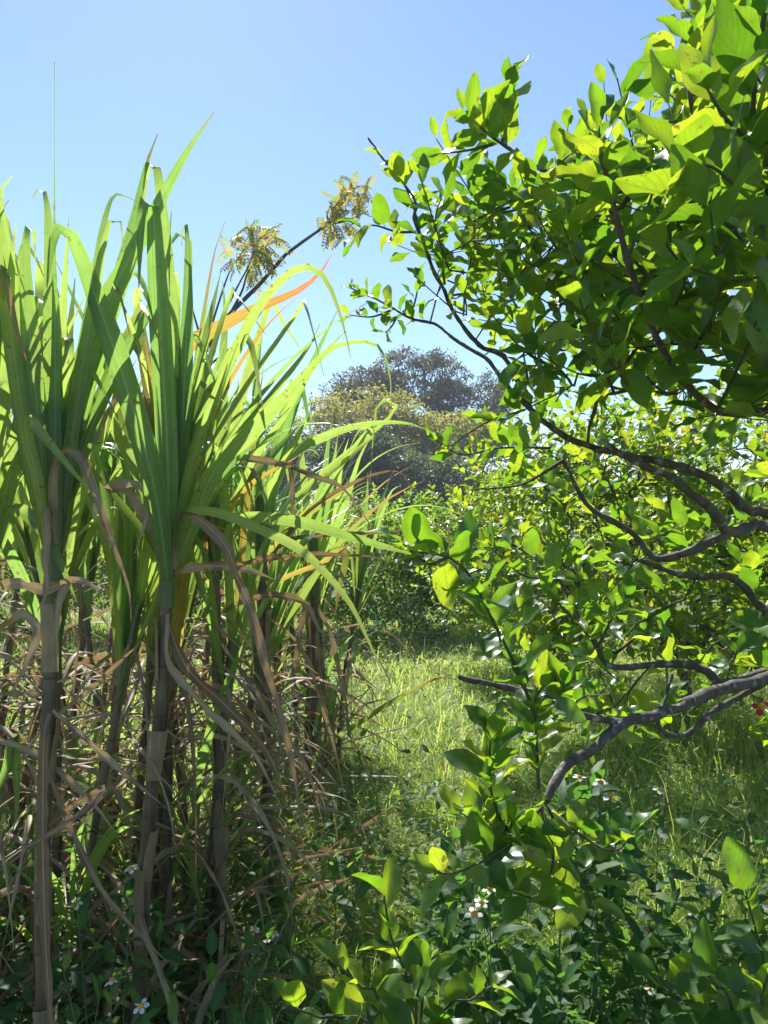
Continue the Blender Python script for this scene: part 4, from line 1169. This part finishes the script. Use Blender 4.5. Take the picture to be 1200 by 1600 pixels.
# ------------------------------------------------------------------ LAWN and WEEDS
def grass():
    rr = np.random.default_rng(21)
    def blades(n, y0, y1, power, hmin, hmax, wd, xr=None, patch=True):
        u = rr.uniform(0, 1, n)
        Y = (y0 ** (1 - power) + u * (y1 ** (1 - power) - y0 ** (1 - power))) ** (1 / (1 - power))
        px = rr.uniform(-120, 1320, n) if xr is None else rr.uniform(xr[0], xr[1], n)
        X = (px - CX) / F * Y
        if patch:
            cl = rr.integers(0, n, n)                      # gather in tufts
            k = rr.uniform(0, 1, n) < 0.6
            X[k] = X[cl[k] % (n // 12)] + rr.normal(size=k.sum()) * 0.035
            Y[k] = Y[cl[k] % (n // 12)] + rr.normal(size=k.sum()) * 0.035
        thin = 0.5 + 0.5 * np.sin(X * 1.9 + 1.0) * np.sin(Y * 1.4 + X)
        h = rr.uniform(hmin, hmax, n) * (0.55 + 0.6 * thin) * np.where(rr.uniform(0, 1, n) < 0.04, 2.0, 1)
        a = rr.uniform(0, 6.28, n); lean = rr.uniform(0.2, 1.15, n)
        d = np.stack([np.cos(a), np.sin(a)], 1)
        s = np.stack([-np.sin(a + rr.normal(size=n) * 0.6), np.cos(a)], 1)
        wdt = wd * rr.uniform(0.6, 1.4, n) * np.clip(Y / 3.2, 0.8, 2.6)
        V = np.zeros((n, 7, 3)); UV = np.zeros((n, 7, 2))
        for j, (t, wf) in enumerate(((0, 1.0), (0.45, 0.85), (0.8, 0.5))):
            cx = X + d[:, 0] * h * lean * t ** 2; cy = Y + d[:, 1] * h * lean * t ** 2; cz = h * t * (1 - 0.35 * lean * t) - 0.02
            for q, sg in enumerate((-1, 1)):
                V[:, 2 * j + q, 0] = cx + sg * s[:, 0] * wdt * wf * 0.5
                V[:, 2 * j + q, 1] = cy + sg * s[:, 1] * wdt * wf * 0.5
                V[:, 2 * j + q, 2] = cz
                UV[:, 2 * j + q] = (0 if q == 0 else 1, t)
        V[:, 6] = np.stack([X + d[:, 0] * h * lean * 1.1, Y + d[:, 1] * h * lean * 1.1, h * (1 - 0.45 * lean) - 0.02], 1); UV[:, 6] = (0.5, 1)
        idx = np.arange(n)[:, None] * 7
        Q = np.concatenate([idx + [0, 1, 3, 2], idx + [2, 3, 5, 4]])
        Tn = idx + [4, 5, 6]
        mb = MB(); mb.v.append(V.reshape(-1, 3)); mb.uv.append(UV.reshape(-1, 2)); mb.n = n * 7
        mb.f.append((Q, 0)); mb.f.append((Tn, 0))
        return mb
    o = blades(170000, 2.3, 14.0, 1.7, 0.04, 0.17, 0.0050).build('lawn_grass', M['grass'])
    tag(o, 'sunlit bright green lawn of rough grass between cane and citrus', 'grass', kind='stuff')
    o3 = blades(9000, 2.8, 10.0, 1.6, 0.14, 0.30, 0.0022, xr=(420, 1300), patch=False).build('seed_stems', M['straw_grass'])
    o4 = blades(14000, 3.0, 9.0, 1.5, 0.12, 0.26, 0.0055, xr=(400, 900)).build('grass_tufts', M['grass'])
    tag(o4, 'uneven taller tufts in the sunlit lawn', 'grass', kind='stuff')
    tag(o3, 'thin pale seed stems standing above the lawn', 'grass', kind='stuff')
    o = blades(13000, 1.25, 2.9, 1.2, 0.05, 0.22, 0.0038).build('shaded_grass', M['grass'])
    o2 = blades(16000, 2.5, 6.5, 1.3, 0.14, 0.36, 0.0055, xr=(860, 1330)).build('tall_grass', M['grass'])
    tag(o2, 'taller loose grass under the citrus on the right', 'grass', kind='stuff')
    tag(o, 'shaded rough grass among weeds along the bottom of the view', 'grass', kind='stuff')
grass()

def ground_cover():
    rr = np.random.default_rng(31)
    L = []
    for k in range(21000):
        Y = 1.25 + 2.6 * rr.uniform() ** 1.4
        px = rr.uniform(-150, 1350)
        X = (px - CX) / F * Y
        clump = math.sin(X * 3.1 + 2) * math.sin(Y * 2.6 + X * 1.3)
        if Y > 2.4 + 0.25 * math.sin(px * 0.02) and px > 380 and rr.uniform() < 0.8: continue
        if clump < -0.25 and rr.uniform() < 0.7: continue
        h = abs(rr.normal()) * (0.14 if px < 640 else 0.22) * (1 + 0.6 * clump) + 0.02
        a = rr.uniform(0, 6.28)
        L.append((np.array([X, Y, h]), frame([math.cos(a), math.sin(a), rr.uniform(-0.2, 0.5)], np.array([0, 0, 1]) + rr.normal(size=3) * 0.35), min(0.10, 0.038 * math.exp(rr.normal() * 0.42))))
    o = leaves_mesh(L, WEED[:3]).build('ground_weeds', M['weed'])
    tag(o, 'low shaded broad-leaved ground cover under the cane and citrus', 'ground cover', kind='stuff')
ground_cover()

def lawn_herbs():
    rr = np.random.default_rng(37)
    L = []
    for k in range(1500):
        Y = 2.6 + 8.0 * rr.uniform() ** 1.3
        X = (rr.uniform(380, 1320) - CX) / F * Y
        hh = rr.uniform(0.05, 0.22)
        for q in range(int(rr.integers(5, 11))):
            a = rr.uniform(0, 6.28)
            L.append((np.array([X + rr.normal() * 0.03, Y + rr.normal() * 0.03, hh * rr.uniform(0.2, 1)]), frame([math.cos(a), math.sin(a), rr.uniform(-0.1, 0.8)], np.array([0, 0, 1]) + rr.normal(size=3) * 0.4), rr.uniform(0.025, 0.06)))
    o = leaves_mesh(L, WEEDL).build('lawn_herbs', M['herb'])
    tag(o, 'small leafy herbs scattered through the sunlit lawn', 'herbs', kind='stuff')
lawn_herbs()

# petals and flowers
def petal_template():
    return leaf_template(0.72, 4, 2, 0.12, 0.10, 0.0, 1.25, 0, 0, 0, 3)
PET = petal_template()
PETM = None
def flower(parent, c, up, size, petals=5, pmat='petal', disc='disc'):
    global PETM
    org = np.array(parent['_o'])
    up = nrm(up)
    th = np.linspace(0.0, 1.0, 6)
    P = [c + up * size * (0.55 * t - 0.25) for t in th]
    R = size * np.array([0.10, 0.26, 0.34, 0.33, 0.24, 0.03])
    fo = MB().add(*tube(P, R, 9)).build('flower', M[disc], parent)
    key = 'pet' + pmat
    if key not in TMESH: TMESH[key] = [MB().add(*PET).mesh('petal', M[pmat])]
    a = nrm(np.cross(up, [0.3, 1, 0.2])); b = np.cross(up, a)
    ph = RNG.uniform(0, 6)
    for k in range(petals):
        an = ph + k * 2 * math.pi / petals + RNG.normal() * 0.1
        ax = math.cos(an) * a + math.sin(an) * b + up * RNG.uniform(-0.25, 0.2)
        Rm = frame(ax, up)
        o = bpy.data.objects.new('petal', TMESH[key][0])
        M4 = Matrix.Identity(4)
        p = c + nrm(ax) * size * 0.16 - org
        z = size * RNG.uniform(0.62, 0.82)
        for i in range(3):
            for j in range(3): M4[i][j] = Rm[i, j] * z
            M4[i][3] = p[i]
        o.parent = fo; o.matrix_basis = M4
        C.objects.link(o)

def weed_plant(name, label, cat, heads, base, n_leaf, size, seed, petals=5, group=None, leafmat='weed', leaf_up=0.25):
    """upright weed: a stem to every flower head, toothed leaves along them"""
    global RNG
    RNG = np.random.default_rng(seed)
    t = thing(name, base, label, cat, group)
    L = Leaves()
    base = np.array(base, float)
    for c, fs in heads:
        mid = (base + c) / 2 + rv() * 0.04
        P = spline([base - [0, 0, 0.02], mid, c], 16)
        MB().add(*tube(P, np.linspace(0.0024, 0.0011, 16), 5)).build('stem', M['stem'], t)
        twig_leaves(L, P, n_leaf, size, leaf_up, spread=1.0, start=0.15, rs=0.35)
        if fs: flower(t, c, nrm(P[-1] - P[-3]) + np.array([0, -0.45, 0.35]) + rv() * 0.3, fs, petals)
    leaf_objects(L.L, WEED, 'weed' + leafmat, M[leafmat], t)
    return t

def under(p, dx=0.0, dy=0.0): return (p[0] + dx, p[1] + dy, 0.0)
FL = [  # px, py, Y, size, label
    ([(955, 1243, 1.75, .034), (938, 1222, 1.8, .028), (905, 1214, 1.85, .026)], 'daisy weed with the largest orange-centred white bloom under the low citrus limb'),
    ([(882, 1266, 1.65, .026), (886, 1290, 1.62, .032)], 'daisy weed with two white blooms just under the low limb end'),
    ([(766, 1388, 1.5, .026), (752, 1410, 1.48, .024), (741, 1428, 1.46, .028)], 'daisy weed with three white blooms close together in a slanting row'),
    ([(1113, 1392, 1.7, .028)], 'daisy weed with one bright white bloom on the right above the corner sapling'),
    ([(1083, 1433, 1.7, .022), (1097, 1437, 1.72, .012)], 'daisy weed with a small half-open bloom below the bright right bloom'),
    ([(1195, 1409, 1.6, .030)], 'daisy weed whose bloom touches the right edge of the view'),
    ([(481, 1586, 1.5, .026)], 'daisy weed with a small bloom at the bottom edge left of the sapling'),
    ([(1010, 1452, 1.7, .026)], 'daisy weed with a pale shaded bloom between the two citrus saplings'),
    ([(1055, 1541, 1.5, .020), (1015, 1546, 1.5, .018)], 'daisy weed with small orange-centred blooms low on the right'),
    ([(1030, 1234, 2.1, .028)], 'daisy weed with a shaded bloom behind the low citrus limb'),
    ([(927, 1427, 1.6, .014)], 'daisy weed with a petal-less orange button in the dark middle'),
    ([(534, 1236, 2.9, .026), (519, 1254, 2.9, .024)], 'daisy weed with two orange-centred blooms beside the leaning dry cane leaf'),
    ([(568, 1166, 4.0, .03), (590, 1163, 4.0, .03)], 'daisy weed with two tiny blooms on the lawn near the cane edge'),
    ([(680, 1224, 3.4, .026)], 'daisy weed with a single tiny bloom in the middle of the lawn'),
    ([(206, 1356, 1.9, .026)], 'daisy weed with a white bloom in front of the cane foot'),
    ([(119, 1410, 1.8, .024)], 'daisy weed with a small bloom beside the pale hanging sheath strip'),
    ([(175, 1532, 1.6, .024), (220, 1572, 1.55, .026)], 'daisy weed with two shaded blooms in the dark bottom left'),
    ([(398, 1452, 1.75, .018), (428, 1458, 1.75, .018), (417, 1470, 1.75, .014)], 'daisy weed with three pinhead blooms left of the bottom sapling'),
]
for k, (hs, lab) in enumerate(FL):
    heads = [(pt(x, y, Y), s * 0.8) for x, y, Y, s in hs]
    b = under(np.mean([h[0] for h in heads], 0), random.uniform(-0.08, 0.08), random.uniform(-0.05, 0.1))
    weed_plant('daisy_weed', lab, 'flower', heads, b, 17, 0.058, 400 + k, group='white flowered weeds in the grass')

WD = [(450, 1440, 1.75, 'leafy weed with paired leaves in the shade left of the bottom sapling'),
      (330, 1500, 1.6, 'leafy weed with pale lobed leaves in the dark bottom left'),
      (205, 1405, 1.85, 'leafy weed with three bright leaves at the cane foot'),
      (420, 1340, 2.1, 'leafy weed at the edge of the cane shade'),
      (520, 1330, 2.2, 'small leafy weed on the shade line in the middle'),
      (960, 1480, 1.6, 'leafy weed with grey-green leaves in the shade right of the middle'),
      (1080, 1330, 2.1, 'dark leafy weed standing in the right-hand grass'),
      (1170, 1300, 2.3, 'leafy weed in sunlit grass at the right edge'),
      (880, 1540, 1.45, 'leafy weed with pale spear leaves at the bottom between the saplings'),
      (820, 1480, 1.55, 'leafy weed under the hanging citrus shoots'),
      (740, 1130, 4.6, 'tall spindly green weed standing on the sunlit lawn'),
      (700, 1330, 2.3, 'leafy weed at the shade line left of the hanging shoots'),
      (1000, 1390, 1.9, 'leafy weed in the dark under the low citrus limb'),
      (380, 1560, 1.5, 'leafy weed with curved leaves at the bottom edge, left of centre'),
      (100, 1520, 1.6, 'leafy weed in the darkest corner beside the pale sheath strip'),
      (270, 1570, 1.5, 'leafy weed at the bottom edge under the cane')]
for k, (x, y, Y, lab) in enumerate(WD):
    top = pt(x, y, Y)
    if top[2] < 0.12: top[2] = 0.12
    heads = [(top, 0), (top + np.array([0.07, 0.03, -0.08 * min(1, top[2])]), 0)] 
    weed_plant('leafy_weed', lab, 'weed', heads, under(top, random.uniform(-.05, .05), 0.03), 10, 0.062, 460 + k, group='leafy weeds in the shade')

# tall thin stem and red flower on the right
def red_flower():
    global RNG
    RNG = np.random.default_rng(88)
    c = pt(1190, 1104, 3.6)
    t = thing('red_flower', (c[0] + 0.1, 3.65, 0), 'small red bloom on a leafy stem at the right edge below the lower limb', 'flower')
    b = np.array([c[0] + 0.1, 3.65, 0])
    P = spline([b, (b + c) / 2 + [0.03, 0, 0.05], c], 14)
    MB().add(*tube(P, np.linspace(0.005, 0.003, 14), 5)).build('stem', M['stem'], t)
    flower(t, c, (-0.2, -0.7, 0.5), 0.06, 5, 'red', 'disc')
    L = Leaves(); twig_leaves(L, P, 12, 0.08)
    leaf_objects(L.L, WEED, 'weedweed', M['weed'], t)
red_flower()

for o in ROOTS:
    if '_o' in o: del o['_o']

def haze():
    m, ns, ls = newmat('haze_air')
    out = ns.new('ShaderNodeOutputMaterial')
    v = ns.new('ShaderNodeVolumePrincipled')
    v.inputs['Color'].default_value = (0.80, 0.88, 1.0, 1)
    v.inputs['Density'].default_value = HAZE
    v.inputs['Anisotropy'].default_value = 0.2
    ls.new(v.outputs[0], out.inputs['Volume'])
    x0, x1, y0, y1, z0, z1 = -60, 60, -12, 75, -1.1, 22
    V = [(x, y, z) for z in (z0, z1) for x, y in ((x0, y0), (x1, y0), (x1, y1), (x0, y1))]
    Fc = np.array([(3, 2, 1, 0), (4, 5, 6, 7), (0, 1, 5, 4), (1, 2, 6, 5), (2, 3, 7, 6), (3, 0, 4, 7)])
    o = MB().add(V, Fc, [(0, 0)] * 8).build('haze', m, smooth=False)
    tag(o, 'thin bluish air haze over the orchard', 'haze', kind='stuff')
if HAZE: haze()
